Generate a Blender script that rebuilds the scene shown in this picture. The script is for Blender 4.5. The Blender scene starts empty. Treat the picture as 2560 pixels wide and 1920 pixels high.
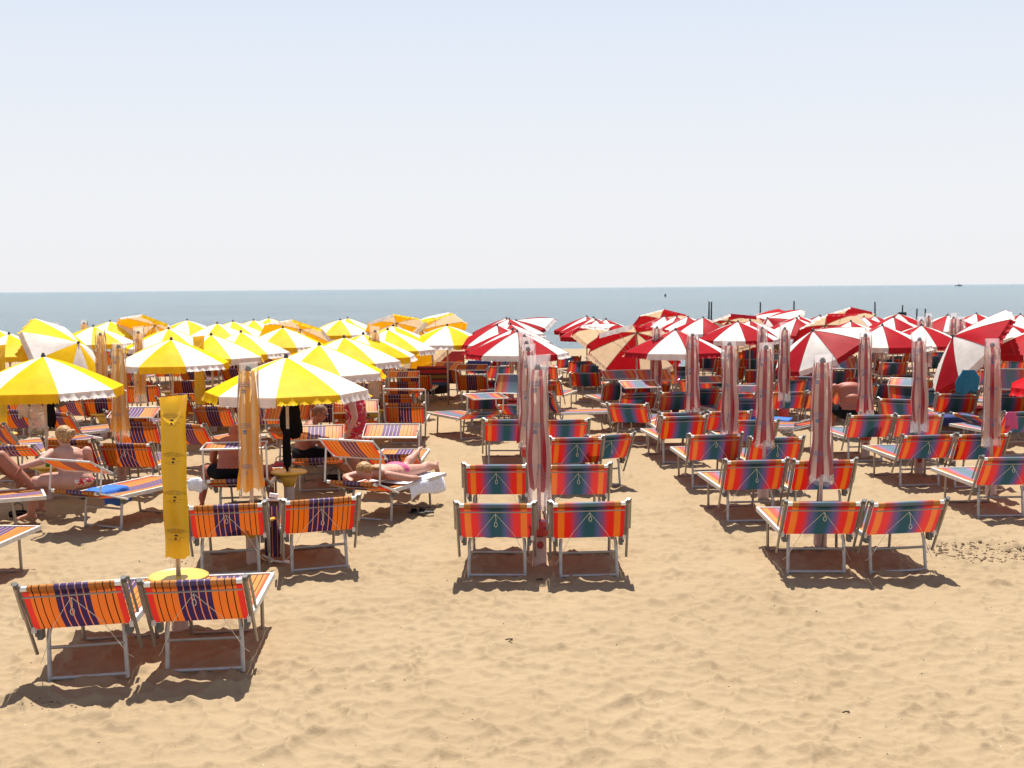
import bpy, math, random
import numpy as np
from mathutils import Matrix, Vector

random.seed(11)
rng = np.random.default_rng(11)
SLOPE = 0.0025          # the beach falls gently towards the water
SHORE = 60.0
SC = bpy.context.scene
COL = SC.collection
rad = math.radians

# ------------------------------------------------------------------ camera, sky, sun, exposure
cam_data = bpy.data.cameras.new('camera')
cam_data.sensor_width = 36.0
cam_data.lens = 36.0 * 3000 / 2560
cam_data.clip_start = 0.1
cam_data.clip_end = 60000
cam = bpy.data.objects.new('camera', cam_data)
COL.objects.link(cam)
pitch, roll = math.atan(240 / 3000), -rad(0.47)
fwd = Vector((0, math.cos(pitch), -math.sin(pitch)))
r0, u0 = Vector((1, 0, 0)), Vector((0, math.sin(pitch), math.cos(pitch)))
rgt = r0 * math.cos(roll) + u0 * math.sin(roll)
upv = -r0 * math.sin(roll) + u0 * math.cos(roll)
cam.matrix_world = Matrix.Translation((0, 0, 2.9)) @ Matrix((rgt, upv, -fwd)).transposed().to_4x4()
SC.camera = cam

SUN_EL = 68.0
world = bpy.data.worlds.new('World')
SC.world = world
world.use_nodes = True
wn, wl = world.node_tree.nodes, world.node_tree.links
wn.clear()
sky = wn.new('ShaderNodeTexSky')
sky.sky_type = 'NISHITA'
sky.sun_disc = False
sky.sun_elevation = rad(SUN_EL)
sky.sun_rotation = 0.0
sky.altitude = 0
sky.air_density = 1.0
sky.dust_density = .6
sky.ozone_density = 1.0
bg = wn.new('ShaderNodeBackground')
bg.inputs['Strength'].default_value = 0.088
wo = wn.new('ShaderNodeOutputWorld')
# summer haze: the whole sky is whitened, most of all low down
wtc = wn.new('ShaderNodeTexCoord')
wsp = wn.new('ShaderNodeSeparateXYZ')
wl.new(wtc.outputs['Generated'], wsp.inputs[0])
wr = wn.new('ShaderNodeValToRGB')
wr.color_ramp.interpolation = 'EASE'
wr.color_ramp.elements[0].position, wr.color_ramp.elements[1].position = 0.0, 0.55
wr.color_ramp.elements[0].color, wr.color_ramp.elements[1].color = (.95, .95, .95, 1), (.2, .2, .2, 1)
wl.new(wsp.outputs['Z'], wr.inputs['Fac'])
wm = wn.new('ShaderNodeMix')
wm.data_type = 'RGBA'
wm.inputs['B'].default_value = (5.88, 5.90, 6.14, 1)
wl.new(wr.outputs['Color'], wm.inputs['Factor'])
wl.new(sky.outputs['Color'], wm.inputs['A'])
wl.new(wm.outputs['Result'], bg.inputs['Color'])
wl.new(bg.outputs['Background'], wo.inputs['Surface'])

sun_data = bpy.data.lights.new('sun', 'SUN')
sun_data.energy = 5.0
sun_data.angle = rad(0.5)
sun_data.color = (1.0, 0.955, 0.88)
sun = bpy.data.objects.new('sun', sun_data)
COL.objects.link(sun)
sun.rotation_euler = (-rad(90 - SUN_EL), 0, 0)

vs = SC.view_settings
vs.view_transform = 'Standard'
vs.look = 'None'
vs.exposure = 0.75
vs.gamma = 1.0
vs.use_curve_mapping = False
SC.cycles.use_denoising = True
SC.cycles.use_adaptive_sampling = False
SC.cycles.max_bounces = 6
SC.cycles.transparent_max_bounces = 12
SC.cycles.sample_clamp_indirect = 8
SC.cycles.sample_clamp_direct = 8

# ------------------------------------------------------------------ materials
MATS = {}
def nodes_of(name):
    m = bpy.data.materials.new(name)
    m.use_nodes = True
    nt = m.node_tree
    nt.nodes.clear()
    out = nt.nodes.new('ShaderNodeOutputMaterial')
    MATS[name] = m
    return m, nt, out
def N(nt, t, **k):
    n = nt.nodes.new(t)
    for a, b in k.items():
        setattr(n, a, b)
    return n
def principled(nt, color=(.8, .8, .8), rough=.5, metal=0.0, spec=.5):
    p = N(nt, 'ShaderNodeBsdfPrincipled')
    p.inputs['Base Color'].default_value = (*color, 1)
    p.inputs['Roughness'].default_value = rough
    p.inputs['Metallic'].default_value = metal
    p.inputs['Specular IOR Level'].default_value = spec
    return p
def noisy(nt, c0, c1, scale, detail=3, coord='Object'):
    tc = N(nt, 'ShaderNodeTexCoord')
    nz = N(nt, 'ShaderNodeTexNoise')
    nz.inputs['Scale'].default_value = scale
    nz.inputs['Detail'].default_value = detail
    nt.links.new(tc.outputs[coord], nz.inputs['Vector'])
    r = N(nt, 'ShaderNodeValToRGB')
    r.color_ramp.elements[0].position, r.color_ramp.elements[1].position = .3, .7
    r.color_ramp.elements[0].color, r.color_ramp.elements[1].color = (*c0, 1), (*c1, 1)
    nt.links.new(nz.outputs['Fac'], r.inputs['Fac'])
    return r, nz, tc
def simple(name, c, rough=.5, metal=0.0, spec=.5, var=.12, scale=9.0, bump=0.0):
    m, nt, out = nodes_of(name)
    p = principled(nt, c, rough, metal, spec)
    r, nz, tc = noisy(nt, [v * (1 - var) for v in c], [min(1, v * (1 + var)) for v in c], scale)
    nt.links.new(r.outputs['Color'], p.inputs['Base Color'])
    if bump:
        b = N(nt, 'ShaderNodeBump')
        b.inputs['Strength'].default_value = bump
        b.inputs['Distance'].default_value = .02
        nt.links.new(nz.outputs['Fac'], b.inputs['Height'])
        nt.links.new(b.outputs['Normal'], p.inputs['Normal'])
    nt.links.new(p.outputs[0], out.inputs['Surface'])
    return m
def cloth_shader(nt, out, color_socket, trans=.45, tmul=(1, 1, 1), rough=.8, gloss=.03, normal=None):
    """thin woven cloth: part of the light is scattered through to the other side"""
    d = N(nt, 'ShaderNodeBsdfDiffuse')
    t = N(nt, 'ShaderNodeBsdfTranslucent')
    mul = N(nt, 'ShaderNodeMix', data_type='RGBA', blend_type='MULTIPLY')
    mul.inputs['Factor'].default_value = 1
    mul.inputs['B'].default_value = (*tmul, 1)
    nt.links.new(color_socket, d.inputs['Color'])
    nt.links.new(color_socket, mul.inputs['A'])
    nt.links.new(mul.outputs['Result'], t.inputs['Color'])
    mx = N(nt, 'ShaderNodeMixShader')
    mx.inputs[0].default_value = trans
    nt.links.new(d.outputs[0], mx.inputs[1])
    nt.links.new(t.outputs[0], mx.inputs[2])
    g = N(nt, 'ShaderNodeBsdfGlossy')
    g.inputs['Roughness'].default_value = rough * .6
    m2 = N(nt, 'ShaderNodeMixShader')
    m2.inputs[0].default_value = gloss
    nt.links.new(mx.outputs[0], m2.inputs[1])
    nt.links.new(g.outputs[0], m2.inputs[2])
    if normal is not None:
        for n in (d, t, g):
            nt.links.new(normal, n.inputs['Normal'])
    nt.links.new(m2.outputs[0], out.inputs['Surface'])
def cloth(name, c, trans=.4, tmul=(1, 1, 1), var=.08, scale=6.0, gloss=.008, wrinkle=.25):
    m, nt, out = nodes_of(name)
    r, nz, tc = noisy(nt, [v * (1 - var) for v in c], [min(1, v * (1 + var)) for v in c], scale)
    b = N(nt, 'ShaderNodeBump')
    b.inputs['Strength'].default_value = wrinkle
    b.inputs['Distance'].default_value = .03
    nt.links.new(nz.outputs['Fac'], b.inputs['Height'])
    oi = N(nt, 'ShaderNodeObjectInfo')
    hs = N(nt, 'ShaderNodeHueSaturation')
    mv = N(nt, 'ShaderNodeMath', operation='MULTIPLY_ADD')
    mv.inputs[1].default_value, mv.inputs[2].default_value = .14, .88
    nt.links.new(oi.outputs['Random'], mv.inputs[0]); nt.links.new(mv.outputs[0], hs.inputs['Value'])
    nt.links.new(r.outputs['Color'], hs.inputs['Color'])
    cloth_shader(nt, out, hs.outputs['Color'], trans, tmul, gloss=gloss, normal=b.outputs['Normal'])
    return m
def ramp_x(nt, half, stops, interp):
    tc = N(nt, 'ShaderNodeTexCoord')
    sx = N(nt, 'ShaderNodeSeparateXYZ')
    nt.links.new(tc.outputs['Object'], sx.inputs[0])
    mr = N(nt, 'ShaderNodeMapRange')
    mr.inputs['From Min'].default_value = -half
    mr.inputs['From Max'].default_value = half
    nt.links.new(sx.outputs['X'], mr.inputs['Value'])
    r = N(nt, 'ShaderNodeValToRGB')
    cr = r.color_ramp
    cr.interpolation = interp
    for i, (p, c) in enumerate(stops):
        e = cr.elements[i] if i < 2 else cr.elements.new(p)
        e.position = p
        e.color = (*c, 1)
    nt.links.new(mr.outputs['Result'], r.inputs['Fac'])
    return r
def weave(nt):
    tc = N(nt, 'ShaderNodeTexCoord')
    nz = N(nt, 'ShaderNodeTexNoise')
    nz.inputs['Scale'].default_value = 5.0
    nz.inputs['Detail'].default_value = 5
    nt.links.new(tc.outputs['Object'], nz.inputs['Vector'])
    b = N(nt, 'ShaderNodeBump')
    b.inputs['Strength'].default_value = .25
    b.inputs['Distance'].default_value = .02
    nt.links.new(nz.outputs['Fac'], b.inputs['Height'])
    oi = N(nt, 'ShaderNodeObjectInfo')
    return nz, b, oi
def striped(name, half, stops, interp, trans, tmul):
    m, nt, out = nodes_of(name)
    r = ramp_x(nt, half, stops, interp)
    nz, b, oi = weave(nt)
    hs = N(nt, 'ShaderNodeHueSaturation')
    mv = N(nt, 'ShaderNodeMath', operation='MULTIPLY_ADD')   # every cloth faded a little differently
    mv.inputs[1].default_value = .2
    mv.inputs[2].default_value = .84
    nt.links.new(oi.outputs['Random'], mv.inputs[0])
    nt.links.new(mv.outputs[0], hs.inputs['Value'])
    ms = N(nt, 'ShaderNodeMath', operation='MULTIPLY_ADD')
    ms.inputs[1].default_value = -.07
    ms.inputs[2].default_value = 1.0
    nt.links.new(oi.outputs['Random'], ms.inputs[0])
    nt.links.new(ms.outputs[0], hs.inputs['Saturation'])
    nt.links.new(r.outputs['Color'], hs.inputs['Color'])
    mv2 = N(nt, 'ShaderNodeMix', data_type='RGBA', blend_type='MULTIPLY')
    mv2.inputs['Factor'].default_value = .18
    nt.links.new(hs.outputs['Color'], mv2.inputs['A'])
    nt.links.new(nz.outputs['Fac'], mv2.inputs['B'])
    cloth_shader(nt, out, mv2.outputs['Result'], trans, tmul, gloss=.018, normal=b.outputs['Normal'])
    return m

def stripe_stops(ORG, RED, BLK, NAVY, PNK):
    st = [(0, RED), (.065, ORG)]
    def lines(cs, base, lc, w):
        for c in cs:
            st.append((c - w, lc)); st.append((c + w, base))
    lines((.105, .18, .255), ORG, BLK, .0045)
    st.append((.325, NAVY))
    lines((.388, .462, .538, .612), NAVY, PNK, .006)
    st.append((.675, ORG))
    lines((.745, .82, .895), ORG, BLK, .0045)
    st.append((.935, RED))
    return st
def rainbow_stops(RD, OR2, PUR, BLU, TEA):
    return [(0, RD), (.055, RD), (.065, OR2), (.14, OR2), (.16, RD), (.23, RD), (.31, PUR), (.37, BLU), (.44, TEA), (.56, TEA),
            (.63, BLU), (.69, PUR), (.77, RD), (.84, RD), (.86, OR2), (.935, OR2), (.945, RD), (1, RD)]
striped('orange_stripe_cloth', .34, stripe_stops((.55, .15, .004), (.52, .010, .005), (.02, .008, .007), (.03, .019, .105), (.60, .21, .10)), 'CONSTANT', .35, (1.0, .60, .4))
striped('rainbow_cloth', .34, rainbow_stops((.52, .012, .006), (.56, .15, .006), (.17, .06, .14), (.06, .09, .19), (.018, .075, .085)), 'LINEAR', .35, (1.0, .7, .75))
# seats, shades and headrest rolls: the same cloths, sunlit paleness put into the colour
striped('orange_stripe_lit', .34, stripe_stops((.74, .29, .06), (.68, .12, .04), (.04, .02, .02), (.13, .08, .22), (.75, .48, .38)), 'CONSTANT', .33, (.8, .35, .1))
striped('rainbow_lit', .34, rainbow_stops((.62, .12, .08), (.70, .32, .07), (.40, .21, .33), (.20, .24, .38), (.16, .26, .30)), 'LINEAR', .33, (.8, .45, .5))
cloth('yellow_canvas', (.86, .56, .014), .30, (1.0, .6, .3), wrinkle=.15)
cloth('white_canvas', (.80, .77, .72), .32, (1.0, .74, .46), wrinkle=.15)
cloth('red_canvas', (.40, .014, .022), .30, (1.0, .5, .5), wrinkle=.15)
cloth('plain_red_canvas', (.55, .012, .018), .35, (1.0, .5, .5))
cloth('faded_red_canvas', (.55, .05, .07), .62)
cloth('cream_canvas', (.93, .79, .66), .62)
cloth('orange_canvas', (.90, .46, .03), .62)
cloth('buff_canvas', (.93, .72, .42), .62)
simple('seam_thread', (.07, .012, .015), .7)
def alu(name, c, metal, rough):
    m, nt, out = nodes_of(name)
    p = principled(nt, c, rough, metal)
    r, nz, tc = noisy(nt, [v * .78 for v in c], c, 14, 4)
    nt.links.new(r.outputs['Color'], p.inputs['Base Color'])
    rr = N(nt, 'ShaderNodeMapRange')
    rr.inputs['To Min'].default_value = rough * .8
    rr.inputs['To Max'].default_value = rough * 1.4
    nt.links.new(nz.outputs['Fac'], rr.inputs['Value'])
    nt.links.new(rr.outputs['Result'], p.inputs['Roughness'])
    nt.links.new(p.outputs[0], out.inputs['Surface'])
alu('aluminium', (.36, .33, .29), .5, .38)
alu('leg_metal', (.46, .45, .44), .3, .4)
alu('white_rail', (.70, .67, .62), .15, .4)
alu('dull_pole', (.48, .41, .37), .2, .45)
simple('dark_plastic', (.05, .048, .045), .45)
simple('grey_plastic', (.11, .105, .10), .45)
simple('white_plastic', (.82, .80, .76), .4)
simple('cord', (.62, .58, .46), .8)
simple('sleeve_plastic', (.50, .38, .33), .55)
simple('yellow_table_plastic', (.66, .40, .055), .4)
simple('red_table_plastic', (.50, .03, .03), .4)
simple('badge_red', (.30, .02, .02), .4)
simple('black_fabric', (.008, .008, .010), .95, spec=.08, bump=.4)
simple('navy_towel', (.012, .02, .11), .9, scale=30, bump=.6)
simple('blue_towel', (.02, .12, .48), .9, scale=30, bump=.6)
simple('teal_towel', (.01, .12, .20), .9, scale=30, bump=.6)
simple('white_towel', (.78, .80, .86), .9, scale=30, bump=.6)
simple('red_bag', (.42, .02, .03), .6, bump=.2)
simple('orange_bag', (.72, .10, .02), .6, bump=.2)
simple('pink_bag', (.50, .06, .18), .7, bump=.2)
simple('green_bottle', (.03, .22, .05), .15)
simple('wet_sand', (.16, .10, .05), .9, scale=60, bump=.5)
simple('dark_debris', (.05, .035, .025), .9)
simple('shell', (.80, .76, .68), .5)
simple('post_wood', (.03, .035, .035), .8)
simple('boat_hull', (.16, .2, .24), .6)
simple('mast', (.62, .64, .70), .6)
simple('teal_paint', (.02, .11, .10), .6)
def skin(name, c):
    m, nt, out = nodes_of(name)
    p = principled(nt, c, .6)
    p.inputs['Subsurface Weight'].default_value = .06
    p.inputs['Subsurface Radius'].default_value = (.02, .008, .004)
    p.inputs['Subsurface Scale'].default_value = .4
    r, nz, tc = noisy(nt, [c[0] * .9, c[1] * .82, c[2] * .8], [min(1, v * 1.08) for v in c], 7, 4)
    nt.links.new(r.outputs['Color'], p.inputs['Base Color'])
    nt.links.new(p.outputs[0], out.inputs['Surface'])
skin('skin_tan', (.30, .115, .065)); skin('skin_fair', (.48, .25, .18)); skin('skin_burnt', (.33, .095, .055))
simple('hair_blonde', (.36, .20, .07), .5, var=.5, scale=40, bump=.8)
simple('hair_short', (.13, .06, .035), .7, var=.3, scale=60)
def print_cloth(name, c0, c1, scale, thr):
    m, nt, out = nodes_of(name)
    tc = N(nt, 'ShaderNodeTexCoord')
    nz = N(nt, 'ShaderNodeTexNoise'); nz.inputs['Scale'].default_value = 9
    mp = N(nt, 'ShaderNodeMix', data_type='RGBA'); mp.inputs['Factor'].default_value = .12
    nt.links.new(tc.outputs['Object'], nz.inputs['Vector'])
    nt.links.new(tc.outputs['Object'], mp.inputs['A']); nt.links.new(nz.outputs['Color'], mp.inputs['B'])
    v = N(nt, 'ShaderNodeTexVoronoi', feature='DISTANCE_TO_EDGE'); v.inputs['Scale'].default_value = scale
    v2 = N(nt, 'ShaderNodeTexVoronoi'); v2.inputs['Scale'].default_value = scale * 1.3
    nt.links.new(mp.outputs['Result'], v.inputs['Vector']); nt.links.new(mp.outputs['Result'], v2.inputs['Vector'])
    lt = N(nt, 'ShaderNodeMath', operation='LESS_THAN'); lt.inputs[1].default_value = thr
    l2 = N(nt, 'ShaderNodeMath', operation='LESS_THAN'); l2.inputs[1].default_value = .22
    nt.links.new(v2.outputs['Distance'], l2.inputs[0])
    nt.links.new(v.outputs['Distance'], lt.inputs[0])
    nb = N(nt, 'ShaderNodeTexNoise'); nb.inputs['Scale'].default_value = 5
    nt.links.new(tc.outputs['Object'], nb.inputs['Vector'])
    gt = N(nt, 'ShaderNodeMath', operation='GREATER_THAN'); gt.inputs[1].default_value = .5
    nt.links.new(nb.outputs['Fac'], gt.inputs[0])
    ml = N(nt, 'ShaderNodeMath', operation='MULTIPLY'); nt.links.new(lt.outputs[0], ml.inputs[0]); nt.links.new(gt.outputs[0], ml.inputs[1])
    ad = N(nt, 'ShaderNodeMath', operation='MAXIMUM'); nt.links.new(ml.outputs[0], ad.inputs[0]); nt.links.new(l2.outputs[0], ad.inputs[1])
    mx = N(nt, 'ShaderNodeMix', data_type='RGBA')
    mx.inputs['A'].default_value = (*c0, 1); mx.inputs['B'].default_value = (*c1, 1)
    nt.links.new(ad.outputs[0], mx.inputs['Factor'])
    p = principled(nt, c0, .8); nt.links.new(mx.outputs['Result'], p.inputs['Base Color'])
    nt.links.new(p.outputs[0], out.inputs['Surface'])
print_cloth('red_flower_dress', (.42, .012, .03), (.72, .42, .36), 9, .035)
print_cloth('red_white_print', (.75, .60, .56), (.55, .03, .04), 16, .12)
def clear_film(name, tint, alpha, zrep=.42, ink=(.05, .18, .32)):
    """plastic film: mostly see-through, a milky part, a sheen, and small blue printed lines"""
    m, nt, out = nodes_of(name)
    tc = N(nt, 'ShaderNodeTexCoord')
    sp = N(nt, 'ShaderNodeSeparateXYZ'); nt.links.new(tc.outputs['Object'], sp.inputs[0])
    def math_(op, a, b=None):
        n = N(nt, 'ShaderNodeMath', operation=op)
        for i, v in enumerate((a, b)):
            if v is None: continue
            if isinstance(v, (int, float)): n.inputs[i].default_value = v
            else: nt.links.new(v, n.inputs[i])
        return n.outputs[0]
    zz = math_('MODULO', math_('ADD', sp.outputs['Z'], 5.0), zrep)
    inband = math_('MULTIPLY', math_('GREATER_THAN', zz, .10), math_('LESS_THAN', zz, .155))
    low = math_('MULTIPLY', math_('GREATER_THAN', zz, .045), math_('LESS_THAN', zz, .085))
    row = math_('GREATER_THAN', math_('SINE', math_('MULTIPLY', zz, 340.0)), .0)
    nz = N(nt, 'ShaderNodeTexNoise'); nz.inputs['Scale'].default_value = 120; nt.links.new(tc.outputs['Object'], nz.inputs['Vector'])
    let = math_('GREATER_THAN', nz.outputs['Fac'], .46)
    xs = math_('LESS_THAN', math_('ABSOLUTE', math_('ADD', sp.outputs['X'], .035)), .055)
    logo = math_('MULTIPLY', low, math_('LESS_THAN', math_('ABSOLUTE', math_('ADD', sp.outputs['X'], .045)), .02))
    fr = math_('LESS_THAN', sp.outputs['Y'], 0.0)
    mark = math_('MULTIPLY', math_('MULTIPLY', math_('MULTIPLY', inband, row), math_('MULTIPLY', let, xs)), fr)
    mark = math_('MAXIMUM', mark, math_('MULTIPLY', math_('MULTIPLY', logo, let), fr))
    tr = N(nt, 'ShaderNodeBsdfTransparent'); tr.inputs['Color'].default_value = (1, 1, 1, 1)
    df = N(nt, 'ShaderNodeBsdfDiffuse'); df.inputs['Color'].default_value = (*tint, 1)
    tl = N(nt, 'ShaderNodeBsdfTranslucent'); tl.inputs['Color'].default_value = (*tint, 1)
    gl = N(nt, 'ShaderNodeBsdfGlossy'); gl.inputs['Roughness'].default_value = .18
    nb = N(nt, 'ShaderNodeTexNoise'); nb.inputs['Scale'].default_value = 7; nb.inputs['Detail'].default_value = 4
    mpv = N(nt, 'ShaderNodeMapping'); mpv.inputs['Scale'].default_value = (2, 2, .5)
    nt.links.new(tc.outputs['Object'], mpv.inputs['Vector']); nt.links.new(mpv.outputs[0], nb.inputs['Vector'])
    bp = N(nt, 'ShaderNodeBump'); bp.inputs['Strength'].default_value = .35; bp.inputs['Distance'].default_value = .03
    nt.links.new(nb.outputs['Fac'], bp.inputs['Height'])
    for n in (df, tl, gl): nt.links.new(bp.outputs['Normal'], n.inputs['Normal'])
    m0 = N(nt, 'ShaderNodeMixShader'); m0.inputs[0].default_value = .75
    nt.links.new(df.outputs[0], m0.inputs[1]); nt.links.new(tl.outputs[0], m0.inputs[2])
    m1 = N(nt, 'ShaderNodeMixShader'); m1.inputs[0].default_value = alpha
    nt.links.new(tr.outputs[0], m1.inputs[1]); nt.links.new(m0.outputs[0], m1.inputs[2])
    m2 = N(nt, 'ShaderNodeMixShader')
    fz = N(nt, 'ShaderNodeFresnel'); fz.inputs['IOR'].default_value = 1.22
    nt.links.new(fz.outputs[0], m2.inputs[0])
    nt.links.new(m1.outputs[0], m2.inputs[1]); nt.links.new(gl.outputs[0], m2.inputs[2])
    di = N(nt, 'ShaderNodeBsdfDiffuse'); di.inputs['Color'].default_value = (*ink, 1)
    m3 = N(nt, 'ShaderNodeMixShader')
    mk = math_('MULTIPLY', mark, .8)
    nt.links.new(mk, m3.inputs[0]); nt.links.new(m2.outputs[0], m3.inputs[1]); nt.links.new(di.outputs[0], m3.inputs[2])
    nt.links.new(m3.outputs[0], out.inputs['Surface'])
clear_film('clear_film_pink', (1.0, .91, .89), .24)
clear_film('clear_film_warm', (1.0, .92, .80), .20)
clear_film('milky_film', (.62, .55, .50), .5)
m, nt, out = nodes_of('yellow_film')
r, nz, tc = noisy(nt, (.84, .62, .012), (.90, .70, .014), 3.0)
b = N(nt, 'ShaderNodeBump'); b.inputs['Strength'].default_value = .5; b.inputs['Distance'].default_value = .05
nt.links.new(nz.outputs['Fac'], b.inputs['Height'])
cloth_shader(nt, out, r.outputs['Color'], .55, (1, .85, .5), rough=.3, gloss=.06, normal=b.outputs['Normal'])
simple('green_ink', (.02, .07, .02), .6)
simple('black_ink', (.02, .015, .01), .6)
m, nt, out = nodes_of('striped_blanket_cloth')
tc = N(nt, 'ShaderNodeTexCoord'); sx = N(nt, 'ShaderNodeSeparateXYZ'); nt.links.new(tc.outputs['Object'], sx.inputs[0])
mr = N(nt, 'ShaderNodeMapRange'); mr.inputs['From Min'].default_value = .20; mr.inputs['From Max'].default_value = .92
nt.links.new(sx.outputs['Z'], mr.inputs['Value'])
r = N(nt, 'ShaderNodeValToRGB'); cr = r.color_ramp; cr.interpolation = 'CONSTANT'
bl = [(0, (.01, .01, .015)), (.28, (.02, .07, .18)), (.40, (.25, .02, .04)), (.48, (.05, .02, .02)), (.55, (.16, .10, .03)), (.66, (.05, .02, .02)), (.74, (.30, .015, .03)), (.86, (.06, .012, .02)), (.93, (.22, .02, .03))]
for i, (p_, c_) in enumerate(bl):
    e = cr.elements[i] if i < 2 else cr.elements.new(p_)
    e.position = p_; e.color = (*c_, 1)
nt.links.new(mr.outputs['Result'], r.inputs['Fac'])
p = principled(nt, (.1, .1, .1), .9); nt.links.new(r.outputs['Color'], p.inputs['Base Color']); nt.links.new(p.outputs[0], out.inputs['Surface'])

# sand
m, nt, out = nodes_of('sand')
tc = N(nt, 'ShaderNodeTexCoord')
n1 = N(nt, 'ShaderNodeTexNoise'); n1.inputs['Scale'].default_value = .7; n1.inputs['Detail'].default_value = 6
n2 = N(nt, 'ShaderNodeTexNoise'); n2.inputs['Scale'].default_value = 260; n2.inputs['Detail'].default_value = 2
n3 = N(nt, 'ShaderNodeTexNoise'); n3.inputs['Scale'].default_value = 34; n3.inputs['Detail'].default_value = 4
for n in (n1, n2, n3): nt.links.new(tc.outputs['Object'], n.inputs['Vector'])
r1 = N(nt, 'ShaderNodeValToRGB'); r1.color_ramp.elements[0].position, r1.color_ramp.elements[1].position = .2, .8
r1.color_ramp.elements[0].color, r1.color_ramp.elements[1].color = (.285, .206, .120, 1), (.333, .246, .149, 1)
nt.links.new(n1.outputs['Fac'], r1.inputs['Fac'])
ov = N(nt, 'ShaderNodeMix', data_type='RGBA', blend_type='OVERLAY'); ov.inputs['Factor'].default_value = .35
nt.links.new(r1.outputs['Color'], ov.inputs['A']); nt.links.new(n2.outputs['Fac'], ov.inputs['B'])
p = principled(nt, (.5, .36, .18), .95, spec=.12)
nt.links.new(ov.outputs['Result'], p.inputs['Base Color'])
b1 = N(nt, 'ShaderNodeBump'); b1.inputs['Strength'].default_value = .5; b1.inputs['Distance'].default_value = .006
b2 = N(nt, 'ShaderNodeBump'); b2.inputs['Strength'].default_value = .45; b2.inputs['Distance'].default_value = .012
nt.links.new(n2.outputs['Fac'], b1.inputs['Height']); nt.links.new(n3.outputs['Fac'], b2.inputs['Height'])
nt.links.new(b1.outputs['Normal'], b2.inputs['Normal']); nt.links.new(b2.outputs['Normal'], p.inputs['Normal'])
nt.links.new(p.outputs[0], out.inputs['Surface'])

# sea
m, nt, out = nodes_of('sea_water')
tc = N(nt, 'ShaderNodeTexCoord')
mp = N(nt, 'ShaderNodeMapping'); mp.inputs['Scale'].default_value = (.3, 1.0, 1.0)
nt.links.new(tc.outputs['Object'], mp.inputs['Vector'])
w1 = N(nt, 'ShaderNodeTexNoise'); w1.inputs['Scale'].default_value = 1.5; w1.inputs['Detail'].default_value = 6; w1.inputs['Roughness'].default_value = .62
w2 = N(nt, 'ShaderNodeTexNoise'); w2.inputs['Scale'].default_value = .05; w2.inputs['Detail'].default_value = 9; w2.inputs['Roughness'].default_value = .72
for w in (w1, w2): nt.links.new(mp.outputs[0], w.inputs['Vector'])
bp = N(nt, 'ShaderNodeBump'); bp.inputs['Strength'].default_value = 1.0; bp.inputs['Distance'].default_value = 1.6
nt.links.new(w1.outputs['Fac'], bp.inputs['Height'])
cr_ = N(nt, 'ShaderNodeValToRGB')
cr_.color_ramp.elements[0].position, cr_.color_ramp.elements[1].position = .35, .65
cr_.color_ramp.elements[0].color, cr_.color_ramp.elements[1].color = (.040, .145, .195, 1), (.105, .228, .275, 1)
nt.links.new(w2.outputs['Fac'], cr_.inputs['Fac'])
p = principled(nt, (.1, .2, .25), .035, spec=.34)
p.inputs['IOR'].default_value = 1.33
nt.links.new(cr_.outputs['Color'], p.inputs['Base Color'])
nt.links.new(bp.outputs['Normal'], p.inputs['Normal'])
nt.links.new(p.outputs[0], out.inputs['Surface'])

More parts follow.
